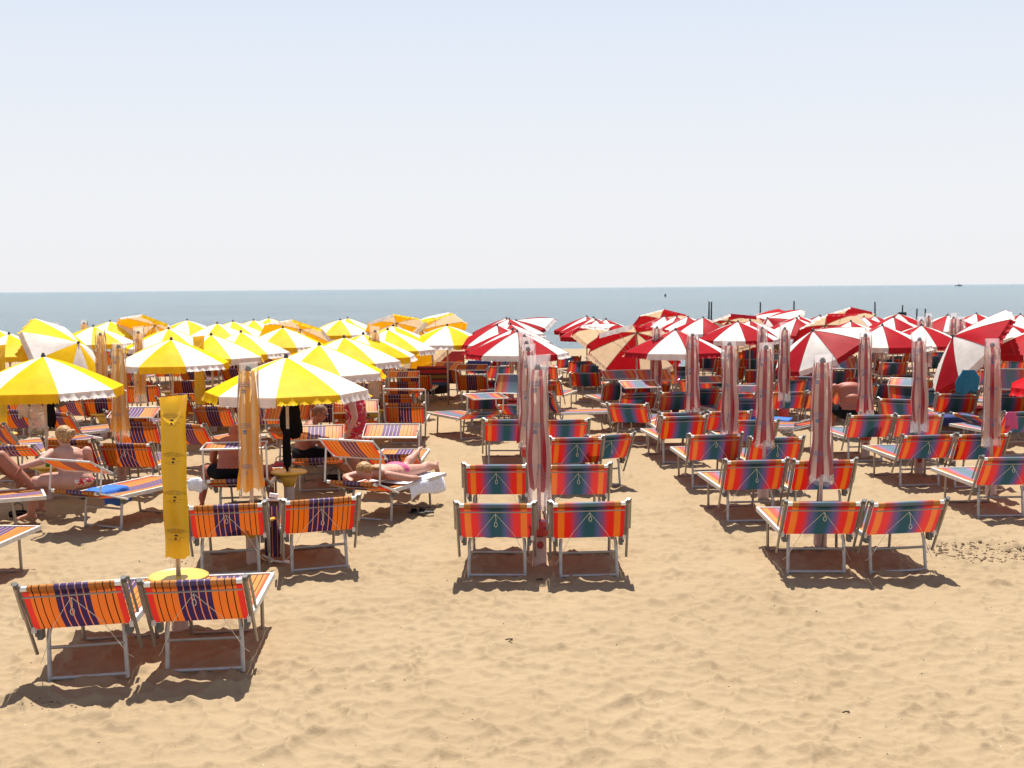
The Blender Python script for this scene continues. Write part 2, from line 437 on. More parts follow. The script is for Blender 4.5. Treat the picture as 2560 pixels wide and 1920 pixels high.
# ------------------------------------------------------------------ mesh helpers
class MB:
    def __init__(self):
        self.v, self.f, self.mi = [], [], []
    def add(self, vs_, fs, mi=0):
        o = len(self.v)
        self.v += [tuple(p) for p in vs_]
        self.f += [tuple(i + o for i in f) for f in fs]
        self.mi += [mi] * len(fs)
        return self
    def box(self, c, s, rx=0.0, ry=0.0, rz=0.0):
        M = Matrix.Rotation(rz, 3, 'Z') @ Matrix.Rotation(ry, 3, 'Y') @ Matrix.Rotation(rx, 3, 'X')
        q = []
        for i in (-.5, .5):
            for j in (-.5, .5):
                for k in (-.5, .5):
                    q.append(Vector(c) + M @ Vector((i * s[0], j * s[1], k * s[2])))
        return self.add(q, [(0, 1, 3, 2), (4, 6, 7, 5), (0, 4, 5, 1), (2, 3, 7, 6), (0, 2, 6, 4), (1, 5, 7, 3)])
    def tube(self, pts, r, n=8, closed=False, cap=True):
        pts = [Vector(p) for p in pts]
        rr = r if isinstance(r, (list, tuple)) else [r] * len(pts)
        rings = []
        L = len(pts)
        up = None
        for i, p in enumerate(pts):
            a = pts[(i - 1) % L] if (closed or i > 0) else p
            b = pts[(i + 1) % L] if (closed or i < L - 1) else p
            d = (b - a).normalized()
            if up is None:
                up = d.orthogonal().normalized()
            up = (up - d * up.dot(d)).normalized()
            w = d.cross(up)
            rings.append([p + (up * math.cos(2 * math.pi * k / n) + w * math.sin(2 * math.pi * k / n)) * rr[i] for k in range(n)])
        vs_ = [q for ring in rings for q in ring]
        fs = []
        for i in range(L if closed else L - 1):
            j = (i + 1) % L
            for k in range(n):
                fs.append((i * n + k, i * n + (k + 1) % n, j * n + (k + 1) % n, j * n + k))
        if cap and not closed:
            fs.append(tuple(range(n))[::-1])
            fs.append(tuple((L - 1) * n + k for k in range(n)))
        return self.add(vs_, fs)
    def lathe(self, prof, n=16, mi=0):
        vs_, fs = [], []
        for (r, z) in prof:
            for k in range(n):
                a = 2 * math.pi * k / n
                vs_.append((r * math.cos(a), r * math.sin(a), z))
        for i in range(len(prof) - 1):
            for k in range(n):
                fs.append((i * n + k, i * n + (k + 1) % n, (i + 1) * n + (k + 1) % n, (i + 1) * n + k))
        fs.append(tuple(range(n))[::-1])
        fs.append(tuple((len(prof) - 1) * n + k for k in range(n)))
        return self.add(vs_, fs, mi)
    def grid(self, fn, nu, nv, mi=None):
        vs_ = [fn(i / nu, j / nv) for i in range(nu + 1) for j in range(nv + 1)]
        fs, ms = [], []
        for i in range(nu):
            for j in range(nv):
                a = i * (nv + 1) + j
                fs.append((a, a + nv + 1, a + nv + 2, a + 1))
        return self.add(vs_, fs)
    def mesh(self, name, mat, smooth=True, sharp=None):
        me = bpy.data.meshes.new(name)
        me.from_pydata(self.v, [], self.f)
        mats = mat if isinstance(mat, (list, tuple)) else [mat]
        for mm in mats:
            me.materials.append(MATS[mm])
        if smooth:
            me.polygons.foreach_set('use_smooth', [True] * len(me.polygons))
        if len(mats) > 1:
            me.polygons.foreach_set('material_index', self.mi)
        me.update()
        if sharp:
            me.set_sharp_from_angle(angle=rad(sharp))
        return me
CACHE = {}
def cached(key, fn):
    if key not in CACHE:
        CACHE[key] = fn()
    return CACHE[key]
def obj(name, me, parent=None, mat4=None):
    o = bpy.data.objects.new(name, me)
    COL.objects.link(o)
    if parent is not None:
        o.parent = parent
    if mat4 is not None:
        o.matrix_local = mat4
    return o
def tag(o, label, cat=None, group=None, kind=None):
    o['label'] = label
    if cat: o['category'] = cat
    if group: o['group'] = group
    if kind: o['kind'] = kind
    return o
def thing(name, loc, rz=0.0, label='', cat='', group=None, rx=0.0, ry=0.0):
    e = bpy.data.objects.new(name, None)
    COL.objects.link(e)
    e.location = loc
    e.rotation_euler = (rx, ry, rz)
    e.empty_display_size = .2
    return tag(e, label, cat, group)
def box_mesh(key, size, mat, c=(0, 0, 0)):
    return cached(key, lambda: MB().box(c, size).mesh(key, mat, smooth=False))

# ------------------------------------------------------------------ ground
def worley(x, y, cell, seed):
    gx, gy = np.floor(x / cell), np.floor(y / cell)
    best = np.full(x.shape, 9.0)
    for i in (-1, 0, 1):
        for j in (-1, 0, 1):
            cx, cy = gx + i, gy + j
            h = np.sin(cx * 127.1 + cy * 311.7 + seed) * 43758.5453
            k = np.sin(cx * 269.5 + cy * 183.3 + seed) * 43758.5453
            px, py = (cx + h - np.floor(h)) * cell, (cy + k - np.floor(k)) * cell
            best = np.minimum(best, ((px - x) ** 2 + (py - y) ** 2) / cell ** 2)
    return np.minimum(best, 1.0)
def vnoise(x, y, cell, seed):
    gx, gy = np.floor(x / cell), np.floor(y / cell)
    fx, fy = x / cell - gx, y / cell - gy
    fx, fy = fx * fx * (3 - 2 * fx), fy * fy * (3 - 2 * fy)
    def hh(a, b):
        h = np.sin(a * 127.1 + b * 311.7 + seed) * 43758.5453
        return h - np.floor(h)
    return (hh(gx, gy) * (1 - fx) + hh(gx + 1, gy) * fx) * (1 - fy) + (hh(gx, gy + 1) * (1 - fx) + hh(gx + 1, gy + 1) * fx) * fy
def sand_relief(x, y):
    wx = x + .10 * (vnoise(x, y, .22, 3) - .5) + .03 * (vnoise(x, y, .07, 8) - .5)
    wy = y + .10 * (vnoise(x, y, .22, 5) - .5) + .03 * (vnoise(x, y, .07, 9) - .5)
    z = .072 * (worley(wx, wy * .85, .165, 1.3) - .4) * (.4 + .9 * vnoise(x, y, .4, 21))
    z = z + .040 * (worley(wx + 9, wy, .105, 4.1) - .4) * (.3 + .9 * vnoise(x, y, .4, 41))
    z = z + .016 * (worley(wx + 3, wy * .85, .42, 7.7) - .4) * (.2 + vnoise(x, y, 1.2, 31))
    z = z + .01 * (vnoise(x, y, 1.3, 2) - .5)
    return z
def ground_z(x, y):
    return -SLOPE * y + float(sand_relief(np.array([x]), np.array([y]))[0])
ys = [-12.0, -4.0, 0.0, 2.0, 3.5, 4.6]
while ys[-1] < 76:
    ys.append(ys[-1] * (1.0028 if ys[-1] < 16 else 1.005))
ys += [84.0, 100.0]
ys = np.array(ys)
tt = np.concatenate([[-9, -3.5, -1.6, -1.0, -.75], np.linspace(-.56, .56, 760), [.75, 1.0, 1.6, 3.5, 9]])
Y, T = np.meshgrid(ys, tt, indexing='ij')
X = T * np.maximum(Y, 4.0)
Z = -SLOPE * Y + sand_relief(X, Y) * np.clip((SHORE + 4 - Y) / 6, 0.25, 1)
# the patch dug up beside the right-hand front pair
DUG = (5.217, 13.087, -0.033)
dd = ((X - DUG[0]) / .62) ** 2 + ((Y - DUG[1]) / .5) ** 2
Z = Z - .05 * np.exp(-dd * 1.2) + .03 * np.exp(-((np.sqrt(dd) - 1.25) ** 2) * 14) * (.4 + vnoise(X, Y, .14, 77))
Z = np.where(Y > SHORE, Z - .05 * (Y - SHORE), Z)
nr, nc = X.shape
co = np.stack([X, Y, Z], -1).reshape(-1, 3)
idx = np.arange(nr * nc).reshape(nr, nc)
q = np.stack([idx[:-1, :-1], idx[:-1, 1:], idx[1:, 1:], idx[1:, :-1]], -1).reshape(-1, 4)
me = bpy.data.meshes.new('sand')
me.vertices.add(len(co)); me.vertices.foreach_set('co', co.astype(np.float32).ravel())
me.loops.add(q.size); me.loops.foreach_set('vertex_index', q.astype(np.int32).ravel())
me.polygons.add(len(q)); me.polygons.foreach_set('loop_start', np.arange(0, q.size, 4, dtype=np.int32))
me.polygons.foreach_set('use_smooth', np.ones(len(q), dtype=bool))
me.update(); me.validate()
me.materials.append(MATS['sand'])
beach = obj('beach_sand', me)
tag(beach, 'trampled golden beach sand', kind='structure')
SEA_Z = -SLOPE * SHORE - .06
sea = obj('sea', MB().add([(-30000, 50, SEA_Z), (30000, 50, SEA_Z), (30000, 45000, SEA_Z), (-30000, 45000, SEA_Z)], [(0, 1, 2, 3)]).mesh('sea', 'sea_water', False))
tag(sea, 'calm pale blue sea reaching to the horizon', kind='structure')

LOUNGERS = [
    (-3.247, 8.928, -5.1, 'o', 33, None, 2.2, 'orange and navy striped lounger in the front left corner, nearest of all'),
    (-2.392, 9.065, -4.1, 'o', 36, None, 1.0, 'orange and navy lounger right of the front left corner one, below yellow table'),
    (-2.929, 12.232, -8.5, 'o', 36, None, 0.6, 'orange striped lounger right of the yellow wrapped parasol'),
    (-2.037, 12.459, -16.9, 'o', 33, None, 0.8, 'orange striped lounger beside the folded frame, ring on its cord'),
    (-1.830, 15.190, 24.0, 'o', 72, (0.4, 6, -38), 0.0, 'orange lounger with raised shade, sunbather lying on it'),
    (-1.724, 17.478, 1.6, 'o', 68, (0.34, -4, 20), -0.2, 'orange lounger with pale lit shade behind the woman in red'),
    (-2.847, 17.529, -6.0, 'o', 74, (0.36, 0, 22), 0.7, 'orange lounger with pale lit shade, man in dark clothes on it'),
    (-3.539, 15.514, -4.0, 'o', 72, (0.42, 0, 4), 0.8, 'orange lounger with flat shade and bare backed man, behind bagged parasol'),
    (-5.166, 14.863, 23.3, 'o', 76, (0.3, 8, -27), -0.3, 'orange lounger with shade under the seated blonde woman'),
    (-5.540, 11.390, 3.0, 'o', 40, None, 0.0, 'lounger foot end jutting in at left edge, white rail'),
    (-8.416, 20.050, 47.3, 'o', 33, None, 0.6, 'orange lounger cut by the left edge, facing right'),
    (-7.230, 14.470, 65.0, 'o', 45, None, 0.0, 'low lounger at left edge under bare crossed legs'),
    (-6.428, 17.547, 8.4, 'o', 30, None, -0.4, 'orange lounger right behind the seated blonde woman'),
    (-5.534, 17.285, 3.0, 'o', 36, None, -0.9, 'orange lounger left of the yellow wrapped parasol, ring on cord'),
    (-6.274, 20.076, 1.2, 'o', 33, (0.16, -5, 18), -0.2, 'orange lounger with lit shade behind the orange bagged parasol'),
    (-8.086, 21.822, 38.4, 'o', 33, None, -0.6, 'orange lounger facing right behind hanging clear plastic covers'),
    (-8.360, 24.479, -1.5, 'o', 30, None, -0.2, 'orange lounger behind the orange bagged parasol, left side'),
    (-8.970, 24.664, 20.5, 'o', 33, None, 0.6, 'orange lounger below the fringed rim of the leftmost near parasol'),
    (-8.520, 27.677, -9.4, 'o', 30, None, 0.5, 'orange lounger left above the yellow wrapped parasol top'),
    (-9.192, 22.500, 10.6, 'o', 36, None, 0.7, 'orange and navy lounger behind the left hanging bags'),
    (-5.550, 22.536, 14.5, 'o', 30, None, 0.9, 'orange lounger between yellow wrap and clear bagged parasol, upper'),
    (-5.254, 19.834, 24.8, 'o', 36, None, -0.5, 'orange lounger just right of the yellow wrapped parasol, seat to right'),
    (-4.806, 22.824, -3.3, 'o', 30, None, 0.4, 'orange lounger behind the clear bagged yellow parasol'),
    (-3.749, 20.545, 6.6, 'o', 60, (0.3, -6, 48), -0.9, 'orange lounger with steep bright shade behind the man with sunglasses'),
    (-3.577, 23.037, -3.0, 'o', 33, None, 0.2, 'orange lounger behind man and woman, between two poles'),
    (-2.766, 21.175, -7.1, 'o', 50, (0.22, -6, 24), 0.4, 'orange lounger with bright shade behind the standing woman'),
    (-3.095, 24.963, 1.5, 'o', 36, None, 0.1, 'orange lounger with red edges, left of two behind the woman in red'),
    (-2.461, 24.995, -3.0, 'o', 33, None, -1.0, 'orange lounger with frame hoop, right of two behind the woman in red'),
    (-2.050, 22.905, -0.2, 'o', 30, (0.26, -8, -8), -0.6, 'orange lounger at the yellow block end, empty shade frame above'),
    (-2.584, 28.425, -0.8, 'o', 33, (0.18, -6, 16), -0.2, 'orange lounger with small pale shade left of the striped blanket'),
    (-2.131, 32.290, 4.1, 'o', 20, None, 0.2, 'orange lounger hidden under a dark striped blanket'),
    (-1.674, 32.561, 22.4, 'o', 33, (0.12, 0, 24), -0.3, 'orange lounger with lit shade right behind the striped blanket'),
    (-1.020, 36.494, -3.5, 'r', 36, None, -1.0, 'rainbow lounger under a navy towel left of the aisle'),
    (-2.024, 40.868, -4.6, 'o', 20, None, -0.2, 'far orange lounger hung with navy and red towels'),
    (-0.170, 12.087, 1.9, 'r', 33, None, -0.2, 'rainbow lounger left of the nearest red parasol, front row centre'),
    (0.772, 12.044, -0.6, 'r', 30, None, 1.0, 'rainbow lounger right of the nearest red parasol, front row centre'),
    (-0.199, 14.638, 1.0, 'r', 30, None, -0.1, 'rainbow lounger second row centre, left of the nearest wrapped parasol'),
    (0.785, 14.583, -0.9, 'r', 30, None, 0.0, 'rainbow lounger second row centre, right of the nearest wrapped parasol'),
    (0.891, 17.293, -6.3, 'r', 30, None, -0.2, 'rainbow lounger third row centre with pale seat to its left'),
    (1.353, 17.690, -22.2, 'r', 33, None, 0.7, 'rainbow lounger twisted right at the end of the third centre row'),
    (-0.111, 19.944, -2.7, 'r', 33, None, -0.8, 'rainbow lounger fourth row, left of the two wrapped parasols'),
    (0.870, 19.993, -3.8, 'r', 36, None, 0.4, 'rainbow lounger fourth row, right of the two wrapped parasols'),
    (-0.745, 23.654, -29.7, 'r', 70, (0.3, -4, 10), -0.7, 'rainbow lounger with square shade left of the wrapped parasols'),
    (0.175, 24.209, 18.0, 'r', 60, (0.42, -6, 60), -0.1, 'rainbow lounger with steep shade close behind the wrapped parasols'),
    (0.904, 24.601, 78.0, 'r', 20, None, 0.9, 'rainbow lounger turned sideways with its foot towards the aisle'),
    (2.262, 22.641, 22.2, 'r', 36, None, 0.6, 'rainbow lounger leaning by the aisle, seat to the right'),
    (2.600, 25.086, -11.2, 'r', 36, (0.18, -5, 16), 0.4, 'rainbow lounger with flat shade behind the leaning aisle lounger'),
    (3.404, 24.865, -8.6, 'r', 30, None, 0.1, 'rainbow lounger behind the round red table, with cord ring'),
    (2.836, 20.058, -6.8, 'r', 30, None, 0.5, 'rainbow lounger in front of the round red table'),
    (2.972, 21.449, -2.4, 'r', 45, None, -0.2, 'rainbow lounger low between the red table and the lounger before it'),
    (3.930, 19.729, -3.7, 'r', 36, None, -0.8, 'rainbow lounger between two wrapped parasols, pale seat to the left'),
    (2.954, 17.558, -2.8, 'r', 30, None, 0.8, 'rainbow lounger left of the wrapped parasol, third row right block'),
    (3.755, 17.222, -3.5, 'r', 33, None, 0.3, 'rainbow lounger behind the wrapped parasol, third row right block'),
    (2.989, 14.877, -3.5, 'r', 30, None, 0.4, 'rainbow lounger second row right block, left of the nearest wrapped parasol'),
    (3.816, 14.796, -2.2, 'r', 30, None, 0.3, 'rainbow lounger second row right block, behind the nearest wrapped parasol'),
    (3.114, 12.128, 1.4, 'r', 36, None, -0.2, 'rainbow lounger front row right block, left of pair'),
    (3.965, 12.133, -3.4, 'r', 36, None, 1.6, 'rainbow lounger front row right block, right of pair'),
    (5.948, 20.037, -5.4, 'r', 30, None, -0.1, 'rainbow lounger left of pair below the tall clear bagged parasol'),
    (6.783, 20.101, 1.1, 'r', 33, None, 0.6, 'rainbow lounger right of pair below the tall clear bagged parasol'),
    (6.013, 17.519, -3.6, 'r', 36, None, 0.5, 'rainbow lounger with pale seat left of the rightmost bagged parasol'),
    (6.753, 17.348, -4.1, 'r', 30, None, 0.5, 'rainbow lounger behind the rightmost bagged parasol'),
    (6.216, 15.076, -2.3, 'r', 33, None, -0.2, 'rainbow lounger cut by the right edge, pale seat to its left'),
    (5.534, 27.317, -1.7, 'r', 36, None, 0.7, 'rainbow lounger behind the third wrapped parasol of the right column'),
    (6.394, 27.811, -15.2, 'r', 30, None, 0.2, 'rainbow lounger behind the bag bottom, left of the burnt back'),
    (5.730, 25.035, -3.3, 'r', 36, None, 0.5, 'rainbow lounger left of the bare shoulders, left of pair'),
    (6.448, 25.060, -5.5, 'r', 36, None, 0.1, 'rainbow lounger left of the bare shoulders, right of pair'),
    (7.476, 22.853, 33.0, 'r', 30, None, 0.8, 'rainbow lounger facing right with raised foot rest behind it'),
    (8.191, 26.978, 3.5, 'r', 36, None, -0.2, 'rainbow lounger right of the bare shoulders behind bag'),
    (8.647, 26.076, 25.6, 'r', 36, (0.1, 0, 18), -0.7, 'rainbow lounger with pale tilted shade left of the big tipped parasol'),
    (8.842, 25.482, -8.2, 'r', 36, None, 0.1, 'rainbow lounger under the big tipped parasol, left'),
    (9.402, 25.221, -6.4, 'r', 33, None, 0.6, 'rainbow lounger under the big tipped parasol, right'),
    (10.905, 34.363, 4.3, 'r', 33, None, 0.7, 'rainbow lounger with bright blue centre far right block'),
    (9.894, 23.947, 9.6, 'r', 28, (0.3, -20, 70), -0.6, 'rainbow lounger with tall upright shade at the right edge'),
    (8.747, 22.095, 69.4, 'r', 70, None, -0.8, 'low rainbow lounger draped with navy towels'),
    (8.670, 20.564, -11.9, 'r', 33, None, 0.7, 'rainbow lounger at the right edge with pink bag'),
    (5.186, 21.854, -76.4, 'r', 76, None, 0.5, 'flat rainbow lounger with blue towel, seen side on'),
    (2.056, 36.472, -8.9, 'r', 36, None, -0.3, 'rainbow lounger on the right of the aisle, second from its far end'),
    (2.342, 34.572, -6.5, 'r', 33, None, 0.2, 'rainbow lounger on the right of the aisle, third from its far end'),
    (1.827, 38.933, -11.2, 'r', 33, None, 1.0, 'rainbow lounger at the far end of the aisle by the water'),
    (2.405, 27.291, -11.2, 'r', 30, (0.2, -4, 24), 0.7, 'rainbow lounger with lit shade below the big tipped underside, left'),
    (3.132, 26.984, -11.3, 'r', 30, (0.2, -4, 32), 0.1, 'rainbow lounger with lit shade below the big tipped underside, right'),
    (10.141, 36.557, 20.8, 'r', 8, None, 0.7, 'rainbow lounger set bolt upright behind the long tipped red parasol'),
    (-10.705, 26.789, -1.3, 'o', 40, None, 0.0, 'orange striped lounger among the middle yellow rows, fourth from the left'),
    (-9.560, 26.513, -20.3, 'o', 64, None, 0.0, 'orange striped lounger among the middle yellow rows, fifth from the left'),
    (-10.752, 32.898, 0.2, 'o', 40, None, 0.0, 'orange striped lounger among the farther yellow rows, first from the left'),
    (-13.536, 38.502, -8.5, 'o', 40, (0.2, -4, 40), 0.0, 'orange striped lounger among the farthest yellow rows, first from the left'),
    (-12.316, 38.760, -21.8, 'o', 32, (0.2, -4, 40), 0.0, 'orange striped lounger among the farthest yellow rows, fourth from the left'),
    (-12.509, 29.916, 9.3, 'o', 64, None, 0.0, 'orange striped lounger among the middle yellow rows, second from the left'),
    (-11.308, 39.075, -12.3, 'o', 32, None, 0.0, 'orange striped lounger among the farthest yellow rows, fifth from the left'),
    (-10.053, 39.379, 12.1, 'o', 40, None, 0.0, 'orange striped lounger among the farthest yellow rows, sixth from the left'),
    (-9.243, 29.362, -19.0, 'o', 32, None, 0.0, 'orange striped lounger among the middle yellow rows, sixth from the left'),
    (-7.982, 29.579, -1.5, 'o', 36, None, 0.0, 'orange striped lounger among the middle yellow rows, ninth from the left'),
    (-7.150, 22.392, 2.8, 'o', 40, None, 0.0, 'orange striped lounger among the nearer yellow rows, second from the left'),
    (-9.200, 34.728, 10.4, 'o', 36, (0.2, -4, 24), 0.0, 'orange striped lounger among the farther yellow rows, fourth from the left'),
    (-7.889, 34.335, 10.7, 'o', 36, None, 0.0, 'orange striped lounger among the farther yellow rows, sixth from the left'),
    (-9.194, 36.436, 5.9, 'o', 32, None, 0.0, 'orange striped lounger among the farther yellow rows, fifth from the left'),
    (-8.061, 37.055, -10.4, 'o', 40, (0.2, -4, 24), 0.0, 'orange striped lounger among the farther yellow rows, seventh from the left'),
    (-8.906, 38.644, -12.4, 'o', 32, (0.2, -4, 40), 0.0, 'orange striped lounger among the farthest yellow rows, seventh from the left'),
    (-7.745, 38.778, -22.6, 'o', 28, None, 0.0, 'orange striped lounger among the farthest yellow rows, eighth from the left'),
    (-6.882, 24.770, 15.6, 'o', 36, None, 0.0, 'orange striped lounger among the middle yellow rows, seventh from the left'),
    (-5.670, 25.072, -2.1, 'o', 32, None, 0.0, 'orange striped lounger among the middle yellow rows, 11th from the left'),
    (-6.703, 26.884, -7.0, 'o', 32, None, 0.0, 'orange striped lounger among the middle yellow rows, tenth from the left'),
    (-3.436, 27.683, 3.0, 'o', 40, None, 0.0, 'orange striped lounger among the middle yellow rows, 13th from the left'),
    (-3.690, 30.494, -2.8, 'o', 64, None, 0.0, 'orange striped lounger among the farther yellow rows, eighth from the left'),
    (-2.432, 30.545, 3.8, 'o', 32, None, 0.0, 'orange striped lounger among the farther yellow rows, 13th from the left'),
    (-3.045, 37.659, 5.7, 'o', 28, (0.2, -4, 24), 0.0, 'orange striped lounger among the farther yellow rows, 12th from the left'),
    (-0.990, 30.242, 7.3, 'o', 28, (0.2, -4, 16), 0.0, 'orange striped lounger among the farther yellow rows, 14th from the left'),
    (-0.560, 25.469, -2.6, 'r', 32, None, 0.0, 'rainbow lounger among the middle red rows, first from the left'),
    (0.603, 27.173, -0.6, 'r', 32, None, 0.0, 'rainbow lounger among the middle red rows, third from the left'),
    (0.608, 31.061, 5.2, 'r', 36, None, 0.0, 'rainbow lounger among the farther red rows, third from the left'),
    (-0.777, 38.085, -8.3, 'r', 36, None, 0.0, 'rainbow lounger among the farthest red rows, first from the left'),
    (0.497, 38.339, 1.9, 'r', 32, (0.2, -4, 24), 0.0, 'rainbow lounger among the farthest red rows, third from the left'),
    (3.387, 35.603, 6.9, 'r', 28, None, 0.0, 'rainbow lounger among the farther red rows, seventh from the left'),
    (1.950, 31.287, 14.2, 'r', 36, None, 0.0, 'rainbow lounger among the farther red rows, fifth from the left'),
    (3.310, 31.466, 2.3, 'r', 28, None, 0.0, 'rainbow lounger among the farther red rows, ninth from the left'),
    (4.125, 25.961, -4.6, 'r', 36, (0.2, -4, 16), 0.0, 'rainbow lounger among the middle red rows, seventh from the left'),
    (5.296, 36.802, 2.7, 'r', 36, (0.2, -4, 24), 0.0, 'rainbow lounger among the farther red rows, 12th from the left'),
    (6.432, 36.148, -8.0, 'r', 32, None, 0.0, 'rainbow lounger among the farther red rows, 15th from the left'),
    (6.198, 37.900, 10.5, 'r', 32, None, 0.0, 'rainbow lounger among the farther red rows, 13th from the left'),
    (7.474, 37.298, 6.9, 'r', 40, None, 0.0, 'rainbow lounger among the farther red rows, 17th from the left'),
    (5.448, 31.195, 3.4, 'r', 64, None, 0.0, 'rainbow lounger among the farther red rows, 14th from the left'),
    (6.628, 31.947, 13.6, 'r', 40, None, 0.0, 'rainbow lounger among the farther red rows, 18th from the left'),
    (5.986, 33.047, -4.7, 'r', 36, None, 0.0, 'rainbow lounger among the farther red rows, 16th from the left'),
    (7.214, 33.212, 5.9, 'r', 28, None, 0.0, 'rainbow lounger among the farther red rows, 19th from the left'),
    (8.308, 41.951, 5.6, 'r', 28, (0.2, -4, -20), 0.0, 'rainbow lounger among the farthest red rows, ninth from the left'),
    (9.495, 42.085, 1.3, 'r', 32, None, 0.0, 'rainbow lounger among the farthest red rows, tenth from the left'),
    (7.627, 34.733, 6.9, 'r', 40, (0.2, -4, 24), 0.0, 'rainbow lounger among the farther red rows, 20th from the left'),
    (8.957, 34.751, -7.4, 'r', 40, (0.2, -4, 40), 0.0, 'rainbow lounger among the farther red rows, 23rd from the left'),
    (8.556, 37.859, 4.2, 'r', 32, None, 0.0, 'rainbow lounger among the farther red rows, 21st from the left'),
    (11.948, 40.414, -15.3, 'r', 40, (0.2, -4, 16), 0.0, 'rainbow lounger among the farthest red rows, 11th from the left'),
    (8.153, 32.453, 3.1, 'r', 64, None, 0.0, 'rainbow lounger among the farther red rows, 22nd from the left'),
    (9.299, 32.801, -25.9, 'r', 28, None, 0.0, 'rainbow lounger among the farther red rows, 25th from the left'),
    (7.537, 26.172, -8.1, 'r', 32, None, 0.0, 'rainbow lounger among the middle red rows, tenth from the left'),
    (8.333, 30.648, -2.5, 'r', 28, (0.2, -4, 40), 0.0, 'rainbow lounger among the farther red rows, 24th from the left'),
    (11.283, 36.018, 1.9, 'r', 32, (0.2, -4, 16), 0.0, 'rainbow lounger among the farther red rows, 26th from the left'),
    (11.876, 37.171, -10.1, 'r', 28, (0.2, -4, 24), 0.0, 'rainbow lounger among the farther red rows, 27th from the left'),
    (9.176, 27.398, -2.6, 'r', 32, None, 0.0, 'rainbow lounger among the middle red rows, 13th from the left'),
    (13.566, 40.327, 2.6, 'r', 32, None, 0.0, 'rainbow lounger among the farthest red rows, 12th from the left'),
    (10.618, 28.377, 2.7, 'r', 32, (0.2, -4, -20), 0.0, 'rainbow lounger among the middle red rows, 16th from the left'),
    (13.015, 36.970, -4.8, 'r', 28, None, 0.0, 'rainbow lounger among the farther red rows, 29th from the left'),
    (14.153, 36.619, 20.8, 'r', 36, (0.2, -4, 16), 0.0, 'rainbow lounger among the farther red rows, 31st from the left'),
    (15.364, 36.996, 13.9, 'r', 32, (0.2, -4, 24), 0.0, 'rainbow lounger among the farther red rows, 33rd from the left'),
    (8.886, 24.032, 5.3, 'r', 32, None, 0.0, 'rainbow lounger among the middle red rows, 15th from the left'),
    (3.809, 21.358, -4.7, 'r', 40, None, 0.0, 'rainbow lounger among the nearer red rows, first from the left'),
    (4.569, 24.714, -12.5, 'r', 36, None, 0.0, 'rainbow lounger among the middle red rows, eighth from the left'),
    (9.619, 29.210, 0.3, 'r', 28, None, 0.0, 'rainbow lounger among the middle red rows, 12th from the left'),
    (10.863, 29.833, -13.4, 'r', 40, None, 0.0, 'rainbow lounger among the middle red rows, 14th from the left'),
    (12.231, 33.289, 11.1, 'r', 32, None, 0.0, 'rainbow lounger among the farther red rows, 30th from the left'),
    (12.384, 31.309, -1.8, 'r', 40, None, 0.0, 'rainbow lounger among the farther red rows, 32nd from the left'),
    (11.665, 28.727, -1.9, 'r', 36, None, 0.0, 'rainbow lounger among the middle red rows, 17th from the left'),
    (-0.444, 28.316, -1.6, 'r', 64, None, 0.0, 'rainbow lounger among the middle red rows, second from the left'),
    (0.863, 28.634, 16.9, 'r', 36, None, 0.0, 'rainbow lounger among the middle red rows, fourth from the left'),
    (-0.304, 31.161, 12.6, 'r', 64, None, 0.0, 'rainbow lounger among the farther red rows, second from the left'),
    (-0.404, 34.697, -21.7, 'r', 40, None, 0.0, 'rainbow lounger among the farther red rows, first from the left'),
    (0.918, 34.002, 8.3, 'r', 36, None, 0.0, 'rainbow lounger among the farther red rows, fourth from the left'),
    (-0.259, 40.425, -26.5, 'r', 28, None, 0.0, 'rainbow lounger among the farthest red rows, second from the left'),
    (0.823, 40.614, -3.3, 'r', 28, (0.2, -4, 24), 0.0, 'rainbow lounger among the farthest red rows, fourth from the left'),
    (0.946, 43.662, 11.8, 'r', 36, (0.2, -4, 16), 0.0, 'rainbow lounger among the farthest red rows, fifth from the left'),
    (4.528, 23.166, 9.5, 'r', 28, (0.2, -4, -20), 0.0, 'rainbow lounger among the nearer red rows, second from the left'),
    (3.397, 28.741, 7.8, 'r', 32, None, 0.0, 'rainbow lounger among the middle red rows, fifth from the left'),
    (4.418, 28.556, 20.4, 'r', 36, None, 0.0, 'rainbow lounger among the middle red rows, sixth from the left'),
    (4.591, 31.968, 7.8, 'r', 40, (0.2, -4, 16), 0.0, 'rainbow lounger among the farther red rows, 11th from the left'),
    (3.294, 34.085, -1.4, 'r', 40, None, 0.0, 'rainbow lounger among the farther red rows, eighth from the left'),
    (4.502, 34.053, 2.3, 'r', 64, None, 0.0, 'rainbow lounger among the farther red rows, tenth from the left'),
    (3.388, 37.561, -12.6, 'r', 64, None, 0.0, 'rainbow lounger among the farther red rows, sixth from the left'),
    (3.394, 43.694, -12.3, 'r', 40, (0.2, -4, 24), 0.0, 'rainbow lounger among the farthest red rows, sixth from the left'),
    (7.078, 28.758, 24.6, 'r', 28, None, 0.0, 'rainbow lounger among the middle red rows, ninth from the left'),
    (8.229, 28.575, -15.7, 'r', 32, None, 0.0, 'rainbow lounger among the middle red rows, 11th from the left'),
    (7.014, 40.076, 18.3, 'r', 64, None, 0.0, 'rainbow lounger among the farthest red rows, eighth from the left'),
    (6.915, 43.149, 24.1, 'r', 64, None, 0.0, 'rainbow lounger among the farthest red rows, seventh from the left'),
    (10.678, 25.929, -14.8, 'r', 36, (0.2, -4, -20), 0.0, 'rainbow lounger among the middle red rows, 18th from the left'),
    (10.623, 31.821, 4.0, 'r', 64, None, 0.0, 'rainbow lounger among the farther red rows, 28th from the left'),
    (14.321, 34.416, -7.4, 'r', 28, (0.2, -4, 40), 0.0, 'rainbow lounger among the farther red rows, 34th from the left'),
    (14.354, 40.351, -3.4, 'r', 40, None, 0.0, 'rainbow lounger among the farthest red rows, 14th from the left'),
